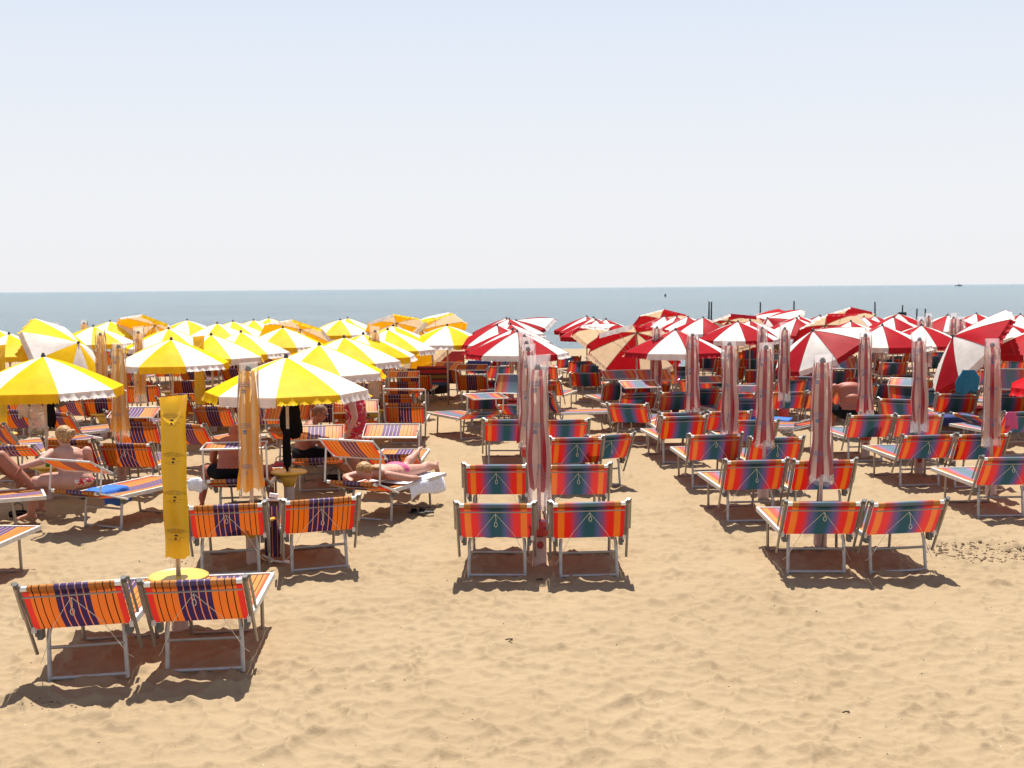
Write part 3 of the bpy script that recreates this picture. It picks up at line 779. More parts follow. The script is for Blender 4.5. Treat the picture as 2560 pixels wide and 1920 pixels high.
    (14.484, 43.026, 13.1, 'r', 64, None, 0.0, 'rainbow lounger among the farthest red rows, 13th from the left'),
    (-2.743, 19.244, -19.9, 'o', 64, None, 0.0, 'orange striped lounger among the nearer yellow rows, third from the left'),
    (-3.871, 25.019, 9.1, 'o', 40, None, 0.0, 'orange striped lounger among the middle yellow rows, 12th from the left'),
    (-3.916, 33.415, -4.5, 'o', 32, None, 0.0, 'orange striped lounger among the farther yellow rows, ninth from the left'),
    (-2.742, 33.195, 13.6, 'o', 32, None, 0.0, 'orange striped lounger among the farther yellow rows, 11th from the left'),
    (-3.938, 36.753, 2.8, 'o', 40, None, 0.0, 'orange striped lounger among the farther yellow rows, tenth from the left'),
    (-7.755, 18.594, -4.9, 'o', 64, None, 0.0, 'orange striped lounger among the nearer yellow rows, first from the left'),
    (-7.677, 27.916, -16.0, 'o', 64, None, 0.0, 'orange striped lounger among the middle yellow rows, eighth from the left'),
    (-10.304, 24.409, 2.3, 'o', 28, None, 0.0, 'orange striped lounger among the middle yellow rows, first from the left'),
    (-11.467, 27.794, -13.6, 'o', 36, (0.2, -4, -20), 0.0, 'orange striped lounger among the middle yellow rows, third from the left'),
    (-11.414, 36.192, 5.5, 'o', 36, (0.2, -4, -20), 0.0, 'orange striped lounger among the farther yellow rows, second from the left'),
    (-10.382, 36.242, -5.5, 'o', 28, (0.2, -4, -20), 0.0, 'orange striped lounger among the farther yellow rows, third from the left'),
    (-14.046, 42.595, 9.8, 'o', 36, None, 0.0, 'orange striped lounger among the farthest yellow rows, third from the left'),
    (-15.349, 44.769, -5.3, 'o', 28, None, 0.0, 'orange striped lounger among the farthest yellow rows, second from the left'),
]
OPEN_PARASOLS = [
    (-6.665, 17.052, 2.05, 'y', 0, 0, 8.0, 'large yellow and white parasol at left edge, above seated blonde woman'),
    (-10.105, 26.897, 1.84, 'y', 50, 345, 10.0, 'yellow and white parasol tipped steeply sideways behind the leftmost near parasol'),
    (-11.263, 26.896, 2.05, 'y', 0, 0, 38.2, 'yellow and white parasol in the middle yellow rows, first from the left'),
    (-11.449, 32.875, 2.05, 'y', 0, 0, 38.3, 'yellow and white parasol in the farther yellow rows, third from the left'),
    (-12.923, 38.674, 2.05, 'y', 0, 0, 32.8, 'yellow and white parasol in the farthest yellow rows, first from the left'),
    (-13.077, 30.510, 2.05, 'y', 0, 0, 32.9, 'yellow and white parasol in the farther yellow rows, first from the left'),
    (-10.666, 39.521, 2.05, 'y', 0, 0, 41.0, 'yellow and white parasol in the farthest yellow rows, second from the left'),
    (-8.562, 29.966, 2.05, 'y', 0, 0, 25.1, 'yellow and white parasol in the middle yellow rows, second from the left'),
    (-6.509, 22.946, 2.05, 'y', 0, 0, 6.0, 'yellow and white parasol behind the standing yellow wrapped parasol'),
    (-8.544, 34.875, 2.05, 'y', 0, 0, 17.2, 'yellow and white parasol in the farther yellow rows, fourth from the left'),
    (-8.641, 37.255, 2.05, 'y', 0, 0, 25.8, 'yellow and white parasol in the farther yellow rows, fifth from the left'),
    (-8.307, 38.706, 2.05, 'y', 0, 0, 12.7, 'yellow and white parasol in the farthest yellow rows, third from the left'),
    (-8.413, 41.663, 2.05, 'y', 0, 0, 1.6, 'yellow and white parasol in the farthest yellow rows, fourth from the left'),
    (-6.321, 25.258, 2.05, 'y', 0, 0, 11.7, 'yellow and white parasol in the middle yellow rows, third from the left'),
    (-6.081, 26.965, 2.05, 'y', 0, 0, 20.6, 'yellow and white parasol in the middle yellow rows, fourth from the left'),
    (-11.733, 38.816, 1.90, 'y', 42, 75, 20.0, 'yellow parasol tipped towards the sea showing orange underside, left of centre'),
    (-5.752, 30.198, 2.05, 'y', 0, 0, 5.4, 'yellow and white parasol in the farther yellow rows, sixth from the left'),
    (-5.927, 33.042, 1.90, 'y', 38, 80, 22.0, 'yellow parasol tipped seawards, underside open to view, behind the middle yellow row'),
    (-5.460, 38.259, 2.05, 'y', 0, 0, 3.6, 'yellow and white parasol in the farthest yellow rows, fifth from the left'),
    (-5.536, 40.594, 2.05, 'y', 0, 0, 11.1, 'yellow and white parasol in the farthest yellow rows, sixth from the left'),
    (-3.247, 23.250, 2.05, 'y', 0, 0, 16.6, 'yellow and white parasol in the nearer yellow rows, first from the left'),
    (-3.088, 24.982, 2.05, 'y', 0, 0, 43.1, 'yellow and white parasol in the middle yellow rows, fifth from the left'),
    (-3.217, 20.051, 2.05, 'y', 0, 0, 4.0, 'yellow and white parasol directly behind the nearest open yellow parasol'),
    (-3.068, 16.290, 2.05, 'y', 0, 0, 26.0, 'nearest open yellow and white parasol, over the man with sunglasses'),
    (-2.874, 27.844, 2.05, 'y', 0, 0, 21.9, 'yellow and white parasol in the middle yellow rows, sixth from the left'),
    (-3.037, 30.831, 2.05, 'y', 0, 0, 37.7, 'yellow and white parasol in the farther yellow rows, seventh from the left'),
    (-3.661, 38.310, 1.92, 'y', 38, 95, 22.0, 'yellow parasol tipped seawards with brown underside at right end of yellow block'),
    (-2.836, 39.926, 1.92, 'y', 38, 160, 8.0, 'yellow and white parasol tipped left over the aisle, showing its bright top'),
    (-2.155, 32.606, 1.87, 'y', 46, 140, 30.0, 'low yellow parasol tipped far over beside the aisle, orange underside showing'),
    (-1.649, 30.791, 2.05, 'y', 0, 0, 33.5, 'farthest yellow parasol, poking out right beside the aisle'),
    (0.121, 25.697, 2.05, 'r', 0, 0, 26.0, 'red and white parasol at the head of the aisle behind two wrapped parasols'),
    (0.019, 27.088, 2.05, 'r', 0, 0, 12.0, 'red and white parasol in the middle red rows, first from the left'),
    (-0.029, 31.437, 2.05, 'r', 0, 0, 5.0, 'red and white parasol in the farther red rows, third from the left'),
    (-0.363, 30.415, 2.05, 'r', 0, 0, 26.7, 'red and white parasol in the farther red rows, first from the left'),
    (-0.162, 38.598, 2.05, 'r', 0, 0, 14.5, 'red and white parasol in the farthest red rows, first from the left'),
    (-0.070, 37.435, 2.05, 'r', 0, 0, 17.7, 'red and white parasol in the farther red rows, second from the left'),
    (0.409, 38.308, 1.98, 'r', 28, 200, 18.0, 'red and white parasol left of the main aisle with its right rim lifted'),
    (2.510, 40.019, 2.05, 'r', 0, 0, 14.3, 'red and white parasol in the farthest red rows, second from the left'),
    (2.608, 38.144, 2.05, 'r', 0, 0, 28.5, 'red and white parasol in the farthest red rows, third from the left'),
    (2.462, 34.986, 2.05, 'r', 0, 0, 38.5, 'red and white parasol in the farther red rows, fourth from the left'),
    (2.822, 35.867, 2.05, 'r', 0, 0, 35.6, 'red and white parasol in the farther red rows, fifth from the left'),
    (2.614, 31.318, 1.99, 'r', 25, 45, 10.0, 'red and white parasol half hidden left of the big cream underside'),
    (2.865, 27.465, 1.93, 'r', 34, 84, 12.0, 'big red and cream parasol tipped seawards, whole ribbed underside facing the viewer'),
    (3.538, 25.893, 2.05, 'r', 0, 0, 28.0, 'red and white parasol in front of the big tipped underside'),
    (5.890, 36.906, 2.05, 'r', 0, 0, 13.3, 'red and white parasol in the farther red rows, sixth from the left'),
    (5.611, 38.181, 2.05, 'r', 0, 0, 6.7, 'red and white parasol in the farthest red rows, sixth from the left'),
    (5.353, 38.895, 2.05, 'r', 0, 0, 0.4, 'red and white parasol in the farthest red rows, fifth from the left'),
    (4.971, 39.046, 2.05, 'r', 0, 0, 26.3, 'red and white parasol in the farthest red rows, fourth from the left'),
    (5.159, 41.342, 1.91, 'r', 40, 90, 22.0, 'far red parasol tipped seawards left of the sea posts'),
    (6.798, 37.203, 1.94, 'r', 35, 95, 15.0, 'red and cream parasol tipped seawards below the two lone sea posts'),
    (6.028, 31.961, 2.05, 'r', 0, 0, 22.0, 'red and white parasol with white front panel between two wrapped parasols'),
    (6.573, 33.101, 2.05, 'r', 0, 0, 10.3, 'red and white parasol in the farther red rows, seventh from the left'),
    (8.849, 42.586, 1.94, 'r', 36, 195, 5.0, 'red and white parasol with right rim raised against the sea, left of two'),
    (9.097, 41.154, 1.92, 'r', 38, 195, 18.0, 'white rimmed red parasol with right rim raised against the sea, right of two'),
    (8.297, 34.929, 2.05, 'r', 0, 0, 0.2, 'red and white parasol in the farther red rows, eighth from the left'),
    (9.106, 38.022, 2.05, 'r', 0, 0, 13.6, 'red and white parasol in the farthest red rows, seventh from the left'),
    (9.849, 38.349, 2.05, 'r', 0, 0, 10.3, 'red and white parasol in the farthest red rows, eighth from the left'),
    (11.379, 40.902, 1.90, 'r', 42, 92, 20.0, 'red and cream parasol tipped seawards at top of the right block'),
    (8.750, 32.872, 1.90, 'r', 42, 100, 10.0, 'cream and red parasol underside above the long tipped red parasol'),
    (6.982, 26.950, 1.98, 'r', 27, 202, 24.0, 'red and white parasol leaning down left over a wrapped parasol'),
    (8.884, 31.444, 2.05, 'r', 0, 0, 9.2, 'red and white parasol in the farther red rows, ninth from the left'),
    (10.631, 36.228, 2.05, 'r', 0, 0, 29.9, 'red and white parasol in the farther red rows, tenth from the left'),
    (11.240, 37.164, 2.05, 'r', 0, 0, 26.3, 'red and white parasol in the farther red rows, 11th from the left'),
    (8.587, 27.799, 2.05, 'r', 0, 0, 12.7, 'red and white parasol in the middle red rows, second from the left'),
    (13.012, 40.405, 2.05, 'r', 0, 0, 32.9, 'red and white parasol in the farthest red rows, ninth from the left'),
    (11.268, 35.421, 2.05, 'r', 0, 0, 9.3, 'red and white parasol in the farther red rows, 12th from the left'),
    (9.966, 29.179, 2.00, 'r', 0, 0, 22.0, 'red and white parasol with white front panel behind the tall right wrapped parasol'),
    (13.592, 37.441, 2.05, 'r', 0, 0, 41.5, 'red and white parasol in the farther red rows, 13th from the left'),
    (15.250, 39.408, 2.05, 'r', 0, 0, 5.3, 'red and white parasol in the farthest red rows, tenth from the left'),
    (15.979, 37.721, 2.05, 'r', 0, 0, 26.6, 'red and white parasol in the farther red rows, 14th from the left'),
    (11.684, 28.234, 2.05, 'r', 0, 0, 31.7, 'red and white parasol in the middle red rows, third from the left'),
    (9.440, 24.421, 1.92, 'r', 49, 174, 24.0, 'large red and white parasol swung almost on its side near right edge'),
    (10.625, 24.316, 2.05, 'r', 0, 0, 33.0, 'red and white parasol in the middle red rows, fourth from the left'),
    (7.714, 15.823, 2.05, 'p', 0, 0, 21.9, 'plain red parasol cut off by the right edge'),
]
FURLED_PARASOLS = [
    (-2.895, 10.214, 'Y', 'furled parasol in opaque yellow printed cover above round yellow table'),
    (-2.825, 12.845, 'y', 'furled yellow parasol in clear plastic bag before the nearest open yellow parasol'),
    (-6.075, 18.476, 'y', 'furled orange parasol in clear bag between the two left yellow parasols'),
    (-8.355, 24.396, 'y', 'furled orange parasol in clear bag in the middle yellow rows, first from the left'),
    (-7.849, 25.254, 'y', 'furled orange parasol in clear bag in the middle yellow rows, second from the left'),
    (-11.406, 30.076, 'y', 'furled orange parasol in clear bag in the farther yellow rows, first from the left'),
    (-12.030, 33.778, 'y', 'furled orange parasol in clear bag in the farther yellow rows, second from the left'),
    (-2.845, 24.761, 'y', 'furled orange parasol in clear bag in the middle yellow rows, third from the left'),
    (-8.972, 20.972, 'Y', 'furled parasol in yellow opaque cover cut by the left edge'),
    (-6.408, 24.590, 'Y', 'far furled parasol in yellow opaque cover under yellow canopies'),
    (0.280, 12.637, 'r', 'nearest furled red parasol in clear bag at the centre column'),
    (0.199, 16.688, 'r', 'second furled red parasol of the centre column, square topped bag'),
    (0.243, 18.714, 'r', 'third furled red parasol of the centre column, mostly hidden'),
    (0.208, 21.518, 'r', 'fourth furled red parasol of the centre column, tip only'),
    (3.077, 25.644, 'r', 'furled red parasol in clear bag in the middle red rows, first from the left'),
    (3.205, 21.226, 'r', 'furled red parasol in clear bag in the nearer red rows, first from the left'),
    (3.220, 17.688, 'r', 'furled red parasol in clear bag in the nearer red rows, second from the left'),
    (5.183, 24.765, 'r', 'furled red parasol in clear bag in the middle red rows, second from the left'),
    (5.543, 24.389, 'r', 'furled red parasol in clear bag in the middle red rows, third from the left'),
    (3.494, 16.581, 'r', 'furled red parasol in clear bag in the nearer red rows, third from the left'),
    (3.490, 13.463, 'r', 'nearest furled red parasol of the right block, over two front loungers'),
    (6.090, 20.551, 'r', 'furled red parasol in clear bag in the nearer red rows, fourth from the left'),
    (6.391, 18.701, 'r', 'furled red parasol in clear bag in the nearer red rows, fifth from the left'),
    (6.737, 16.735, 'r', 'furled red parasol in clear bag in the nearer red rows, sixth from the left'),
    (10.170, 29.785, 'r', 'furled red parasol in clear bag in the middle red rows, fourth from the left'),
    (11.658, 33.622, 'r', 'furled red parasol in clear bag in the farther red rows, first from the left'),
    (11.782, 31.981, 'r', 'furled red parasol in clear bag in the farther red rows, second from the left'),
    (11.063, 29.468, 'r', 'furled red parasol in clear bag in the middle red rows, fifth from the left'),
]

# ------------------------------------------------------------------ sun lounger
BL, HZ, HW = .41, .38, .34           # backrest length, seat height, half width of the cloth
def bpt(phi, s, x=0.0, off=0.0):
    """point on the backrest at distance s from its hinge, off = distance behind the cloth"""
    a = rad(phi)
    return Vector((x, -math.sin(a) * s - math.cos(a) * off, HZ + math.cos(a) * s - math.sin(a) * off))
def lounger(x, y, hd, kind, phi, can, roll_, label):
    far = y > 26
    mid = y > 19.5
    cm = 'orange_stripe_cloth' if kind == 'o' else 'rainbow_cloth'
    cm_lit = 'orange_stripe_lit' if kind == 'o' else 'rainbow_lit'  # paler sunlit tone painted into seat, headrest roll and shade cloth
    z = -SLOPE * y - .004 + random.uniform(-.004, .004)
    root = thing('sun_lounger', (x, y, z), -rad(hd), label, 'sun lounger', 'striped orange loungers' if kind == 'o' else 'rainbow loungers', rx=-SLOPE * .9, ry=rad(-roll_))
    root.scale = (1.05, 1.05, 1.05)
    n = 6 if mid else 8
    K = (kind, phi)
    def P(name, key, fn, mat, smooth=True, sharp=40):
        return obj(name, cached((name, mat) + key, lambda: fn().mesh(name, mat, smooth, sharp)), root)
    # cloths
    P('seat_cloth', (), lambda: MB().grid(lambda u, v: ((u * 2 - 1) * (HW - .012), .02 + v * 1.30, HZ + .012 - .022 * math.sin(math.pi * v) * (1 - (u * 2 - 1) ** 4)), 10, 12), cm_lit, True, None)
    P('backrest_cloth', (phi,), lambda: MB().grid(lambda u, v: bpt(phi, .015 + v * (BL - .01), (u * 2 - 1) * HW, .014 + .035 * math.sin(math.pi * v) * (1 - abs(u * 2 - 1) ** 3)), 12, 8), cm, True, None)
    # top roll of cloth round the bar
    P('headrest_roll', (phi,), lambda: MB().tube([bpt(phi, BL + .012, xx, .004) for xx in (-.30, -.295, 0, .295, .30)], [.019, .023, .024, .023, .019], 10), cm_lit)
    if not far:
        for s in (-1, 1):
            P('end_cap', (phi, s), lambda: MB().tube([bpt(phi, BL + .012, s * .30, .004), bpt(phi, BL + .012, s * .345, .004)], .021, 8), 'white_plastic')
        P('cross_bar', (phi,), lambda: MB().tube([bpt(phi, BL - .035, -.34, .045), bpt(phi, BL - .035, .34, .045)], .007, 6), 'aluminium')
    # backrest side tubes and folded shade arms
    for s in (-1, 1):
        P('backrest_tube', (phi, s, mid), lambda: MB().tube([bpt(phi, -.02, s * .352, 0), bpt(phi, BL + .05, s * .352, 0)], .0135, n), 'aluminium')
        if can is None:
            P('shade_arm', (phi, s, mid), lambda: MB().tube([bpt(phi, -.23, s * .372, .03), bpt(phi, BL + .04, s * .372, .012)], .0135, n), 'aluminium')
            if not far:
                P('shade_strut', (phi, s), lambda: MB().tube([bpt(phi, .10, s * .398, -.012), bpt(phi, BL + .05, s * .392, -.018)], .0105, n), 'aluminium')
                P('arm_cap', (phi, s), lambda: MB().tube([bpt(phi, BL + .035, s * .368, .012), bpt(phi, BL + .075, s * .368, .012)], .020, 8).tube([bpt(phi, BL + .045, s * .352, 0), bpt(phi, BL + .045, s * .40, -.018)], .012, 6), 'grey_plastic')
        P('side_rail', (s,), lambda: MB().box((s * .345, .645, HZ), (.03, 1.36, .045)), 'white_rail', False, None)
        if not mid:
            P('hinge_bracket', (s,), lambda: MB().box((s * .315, .045, HZ - .045), (.035, .085, .075)).box((s * .335, .02, HZ - .03), (.02, .05, .05)), 'grey_plastic', False, None)
        P('leg', ('rear', s, mid), lambda: MB().tube([(s * .262, .075, HZ - .02), (s * .270, .06, HZ - .08), (s * .275, .03, -.03)], .0165, n), 'leg_metal')
        P('leg', ('front', s, mid), lambda: MB().tube([(s * .30, .97, HZ - .01), (s * .295, .985, HZ - .08), (s * .285, 1.03, -.03)], .0155, n), 'aluminium')
    P('foot_rail', (), lambda: MB().box((0, 1.335, HZ), (.715, .03, .045)), 'white_rail', False, None)
    P('stretcher', ('rear', mid), lambda: MB().tube([(-.268, .045, .225), (.268, .045, .225)], .013, n), 'aluminium')
    P('foot_bar', ('rear', mid), lambda: MB().tube([(-.275, .03, .0), (.275, .03, .0)], .014, n), 'leg_metal')
    if not far:
        P('foot_bar', ('front', mid), lambda: MB().tube([(-.285, 1.03, .0), (.285, 1.03, .0)], .014, n), 'aluminium')
    if not mid and can is None:
        # adjusting cord: a V from the cross bar down to both rails, with a ring
        v = int(abs(x * 37 + y * 11)) % 3
        L = (.10, .14, .06)[v]
        def cord():
            top = bpt(phi, BL - .04, 0, .062)
            b = MB().tube([top, bpt(phi, .12, -.17, .08), (-.30, -.02, .16), (-.33, .02, .12)], .0026, 4)
            b.tube([top, bpt(phi, .12, .17, .08), (.30, -.02, .16), (.33, .02, .12)], .0026, 4)
            c0 = top + Vector((.004, -.012, -L))
            b.tube([top, top + Vector((.006, -.012, -L * .5)), c0 + Vector((0, 0, .022))], .0032, 4)
            b.tube([c0 + Vector((math.cos(t) * .014, 0, math.sin(t) * .024)) for t in [k * math.pi / 4 for k in range(8)]], .0035, 4, closed=True)
            return b
        P('pull_cord', (phi, v), cord, 'cord')
    if can is not None:
        al, aa, be = can
        A = bpt(phi, BL + .02, 0, 0) + Vector((0, math.sin(rad(aa)) * al, math.cos(rad(aa)) * al))
        e = Vector((0, math.cos(rad(be)), math.sin(rad(be))))
        nrm = Vector((0, -e.z, e.y))
        W, Dp = .37, .40
        for s in (-1, 1):
            P('shade_arm', can + (phi, s, mid), lambda: MB().tube([bpt(phi, -.05, s * .375, .02), bpt(phi, BL + .02, s * .378, 0), A + Vector((s * .378, 0, 0))], .0125, n), 'white_rail')
        P('shade_cloth', can + (phi,), lambda: MB().grid(lambda u, v: A + Vector(((u * 2 - 1) * .345, 0, 0)) + e * ((v - .5) * Dp) - nrm * (.014 * math.sin(math.pi * v)), 8, 6), cm_lit, True, None)
        def frame():
            c = [A + Vector((sx * W, 0, 0)) + e * (sy * Dp * .5) for sx, sy in ((-1, -1), (1, -1), (1, 1), (-1, 1))]
            return MB().tube(c, .013, n, closed=True)
        P('shade_frame', can + (phi,), frame, 'white_rail')
    return root
for t in LOUNGERS:
    lounger(*t)

# ------------------------------------------------------------------ parasols
RAD, RISE, PIV, TIP = 1.10, .46, 1.45, 2.03
def dome(t):
    return -RISE * (.72 * t + .28 * t * t)
def panel_mesh(mat, var):
    def fn(u, v):
        t = .03 + .97 * v
        th = (u - .5) * rad(45)
        rr = RAD * t * math.cos(rad(22.5)) / math.cos(th)
        billow = .028 * math.sin(math.pi * u) * math.sin(math.pi * min(1, v * 1.1)) * (1 if var % 2 else .45)
        return (rr * math.cos(th), rr * math.sin(th), dome(t) + billow)
    return MB().grid(fn, 6, 8).mesh('canopy_panel', mat)
def valance_mesh(mat, var):
    r_ = random.Random(var)
    a0, a1 = Vector((RAD * math.cos(rad(22.5)), -RAD * math.sin(rad(22.5)), dome(1))), Vector((RAD * math.cos(rad(22.5)), RAD * math.sin(rad(22.5)), dome(1)))
    ph = r_.uniform(0, 6)
    amp = (.006, .014, .022)[var % 3]
    lift = (.0, .03, .06)[var % 3]
    nu = 34
    def fn(u, v):
        p = a0.lerp(a1, u)
        w = amp * math.sin(u * 34 + ph) * v + amp * .6 * math.sin(u * 13 + ph * 2) * v
        frin = (.010 if int(round(u * nu)) % 2 else -.003) * (v > .9) * (1 + .8 * math.sin(u * 23 + ph))
        return (p.x + .004 + w + lift * v * v, p.y, p.z - .135 * v * (1 - .25 * lift / .06 * v) + frin)
    return MB().grid(fn, nu, 3).mesh('valance', mat)
def rib_mesh(under=.012):
    pts = [Vector((RAD * t * math.cos(rad(22.5)), RAD * t * math.sin(rad(22.5)), dome(t) - under)) for t in (.03, .25, .5, .75, .99)]
    return MB().tube(pts, .006, 4).mesh('rib', 'dull_pole')
def strut_mesh():
    a = Vector((.03, 0, -.62)); t = .5
    b = Vector((RAD * t * math.cos(rad(22.5)), RAD * t * math.sin(rad(22.5)), dome(t) - .02))
    return MB().tube([a, b], .005, 4).mesh('strut', 'dull_pole')
def seam_mesh():
    pts = [Vector((RAD * t, 0, dome(t))) for t in (.035, .2, .4, .6, .8, 1.0)]
    w = .0055
    vs_, fs = [], []
    for p in pts:
        vs_ += [(p.x, -w, p.z + .004), (p.x, 0, p.z + .009), (p.x, w, p.z + .004)]
    for i in range(len(pts) - 1):
        for k in (0, 1):
            fs.append((i * 3 + k, i * 3 + k + 3, i * 3 + k + 4, i * 3 + k + 1))
    return MB().add(vs_, fs).mesh('seam', 'seam_thread')
def table_parts(root, mat, zt=.46, r=.25):
    obj('table_top', cached(('tray', mat, r), lambda: MB().lathe([(.035, zt - .03), (r - .02, zt - .028), (r, zt - .016), (r, zt + .002), (r - .015, zt + .012), (r - .03, zt + .004), (.03, zt + .004)], 28).mesh('table_top', mat, True, 35)), root)
    obj('table_cone', cached(('cone', mat, r), lambda: MB().lathe([(.075, zt - .2), (.09, zt - .15), (r * .62, zt - .032)], 20).mesh('table_cone', mat)), root)
SLEEVE = lambda: MB().lathe([(.072, -.06), (.072, .27), (.066, .28), (.05, .285)], 16).mesh('ground_sleeve', 'sleeve_plastic', True, 35)
CAPM = lambda: MB().lathe([(.012, -.02), (.034, -.012), (.032, .012), (.022, .028), (.02, .045), (.006, .052)], 10).mesh('finial', 'dark_plastic')
def open_parasol(x, y, h, kind, tilt, az, spin, label):
    far = y > 30
    z = -SLOPE * y
    c0, c1 = {'y': ('yellow_canvas', 'white_canvas'), 'r': ('red_canvas', 'white_canvas'), 'p': ('plain_red_canvas', 'plain_red_canvas')}[kind]
    root = thing('parasol', (x, y, z), 0, label, 'parasol', {'y': 'open yellow and white parasols', 'r': 'open red and white parasols', 'p': 'plain red parasol'}[kind])
    axis = Vector((-math.sin(rad(az)), math.cos(rad(az)), 0))
    lift = h - (PIV + (TIP + .02 - PIV) * math.cos(rad(tilt)))
    T = Matrix.Translation((0, 0, PIV + lift)) @ Matrix.Rotation(rad(tilt), 4, axis) @ Matrix.Translation((0, 0, TIP - PIV))
    seed = int(abs(x * 53 + y * 17))
    obj('pole', cached('pole', lambda: MB().tube([(0, 0, -.05), (0, 0, PIV)], .021, 10).mesh('pole', 'dull_pole')), root, Matrix.Diagonal((1, 1, (PIV + lift) / PIV, 1)))
    obj('upper_pole', cached('upole', lambda: MB().tube([(0, 0, PIV - TIP - .02), (0, 0, .0)], .016, 8).mesh('upper_pole', 'dull_pole')), root, T)
    obj('finial', cached('finial', CAPM), root, T)
    if not far:
        obj('ground_sleeve', cached('sleeve', SLEEVE), root)
        table_parts(root, 'yellow_table_plastic' if kind == 'y' else 'red_table_plastic')
        obj('tilt_joint', cached('joint', lambda: MB().lathe([(.024, PIV - .05), (.032, PIV - .045), (.032, PIV + .045), (.024, PIV + .05)], 10).mesh('tilt_joint', 'dark_plastic', True, 35)), root, Matrix.Translation((0, 0, lift)))
        obj('hub', cached('hub', lambda: MB().lathe([(.02, -.66), (.036, -.65), (.036, -.58), (.02, -.57)], 10).mesh('hub', 'dull_pole', True, 35)), root, T)
    for k in range(8):
        Tk = T @ Matrix.Rotation(rad(spin + 45 * k), 4, 'Z')
        mt = c0 if k % 2 == 0 else c1
        pv = (seed + k * 7) % 2
        pn = obj('canopy_panel', cached(('panel', mt, pv), lambda: panel_mesh(mt, pv)), root, Tk)
        vv = (seed // 3 + k * 5) % 3
        vl = obj('valance', cached(('val', mt, vv), lambda: valance_mesh(mt, vv)), pn)
        if kind == 'r':
            obj('seam', cached('seam', seam_mesh), pn, Matrix.Rotation(rad(22.5), 4, 'Z'))
        if not far or tilt > 20:
            obj('rib', cached('rib', rib_mesh), root, Tk)
            obj('strut', cached('strut', strut_mesh), root, Tk)
    return root
for t in OPEN_PARASOLS:
    open_parasol(*t)

def pleats(mats, var, sc=1.0, zt=1.99, ln=1.20):
    r_ = random.Random(var)
    b = MB()
    n, rows = 48, 14
    ph = r_.uniform(0, 6.28)
    vs_ = []
    for i in range(rows + 1):
        v = i / rows
        zz = zt - ln * v
        base = sc * (.056 + .040 * v ** .6 + (.02 * math.sin(v * 9 + ph) * v))
        for k in range(n):
            a = 2 * math.pi * k / n
            p = 1 + (.16 + .10 * v) * math.cos(6 * a + .35 * v * math.sin(ph + v * 2)) + .05 * math.sin(3 * a + ph)
            zr = zz - (.05 * (.5 + .5 * math.sin(5 * a + ph)) if i == rows else 0)
            vs_.append((base * p * math.cos(a), base * p * math.sin(a), zr))
    fs, ms = [], []
    for i in range(rows):
        for k in range(n):
            fs.append((i * n + k, (i + 1) * n + k, (i + 1) * n + (k + 1) % n, i * n + (k + 1) % n))
            ms.append(0 if (k + int(ph * 8)) % 12 < 5 else 1)
    o = len(b.v)
    b.v, b.f, b.mi = vs_, fs, ms
    return b.mesh('folded_canopy', mats)
def bag_mesh(mat, var, w0=.108, w1=.135, ztop=2.10, zbot=.64, flare=1.1, rag=.04):
    r_ = random.Random(var * 3 + 1)
    n, rows = 36, 26
    ph, ph2 = r_.uniform(0, 6.28), r_.uniform(0, 6.28)
    vs_ = []
    for i in range(rows + 1):
        v = i / rows
        zz = ztop - (ztop - zbot) * v
        hw = w0 + (w1 - w0) * v
        flat = max(0.0, 1 - v / .11)
        hx = hw * (1 + (flare - 1) * flat) + .003 * math.sin(v * 17 + ph)
        hy = hw * .80 * (1 - flat) + .005
        for k in range(n):
            a = 2 * math.pi * k / n
            wr = 1 + .035 * math.sin(5 * a + 7 * v + ph) + .022 * math.sin(9 * a - 15 * v + ph2) + .012 * math.sin(23 * v + 3 * a)
            sx = math.copysign(abs(math.cos(a)) ** (.8 + .2 * flat), math.cos(a))
            zr = zz + (rag * (math.sin(3 * a + ph) * .6 + math.sin(7 * a + ph2) * .4) if i == rows else 0) + (.012 * sx * math.sin(ph) if v < .1 else 0)
            vs_.append((hx * sx * wr + .012 * math.sin(v * 5 + ph) * .6, hy * math.sin(a) * wr, zr))
    fs = [(i * n + k, (i + 1) * n + k, (i + 1) * n + (k + 1) % n, i * n + (k + 1) % n) for i in range(rows) for k in range(n)]
    return MB().add(vs_, fs).mesh('plastic_bag', mat)
def text_mesh(body, size, mat, name):
    cu = bpy.data.curves.new(name, 'FONT')
    cu.body, cu.size, cu.align_x, cu.align_y = body, size, 'CENTER', 'CENTER'
    cu.extrude = .0004
    t = bpy.data.objects.new(name, cu)
    COL.objects.link(t)
    me_ = bpy.data.meshes.new_from_object(t.evaluated_get(bpy.context.evaluated_depsgraph_get()))
    bpy.data.objects.remove(t)
    me_.materials.clear(); me_.materials.append(MATS[mat])
    return me_
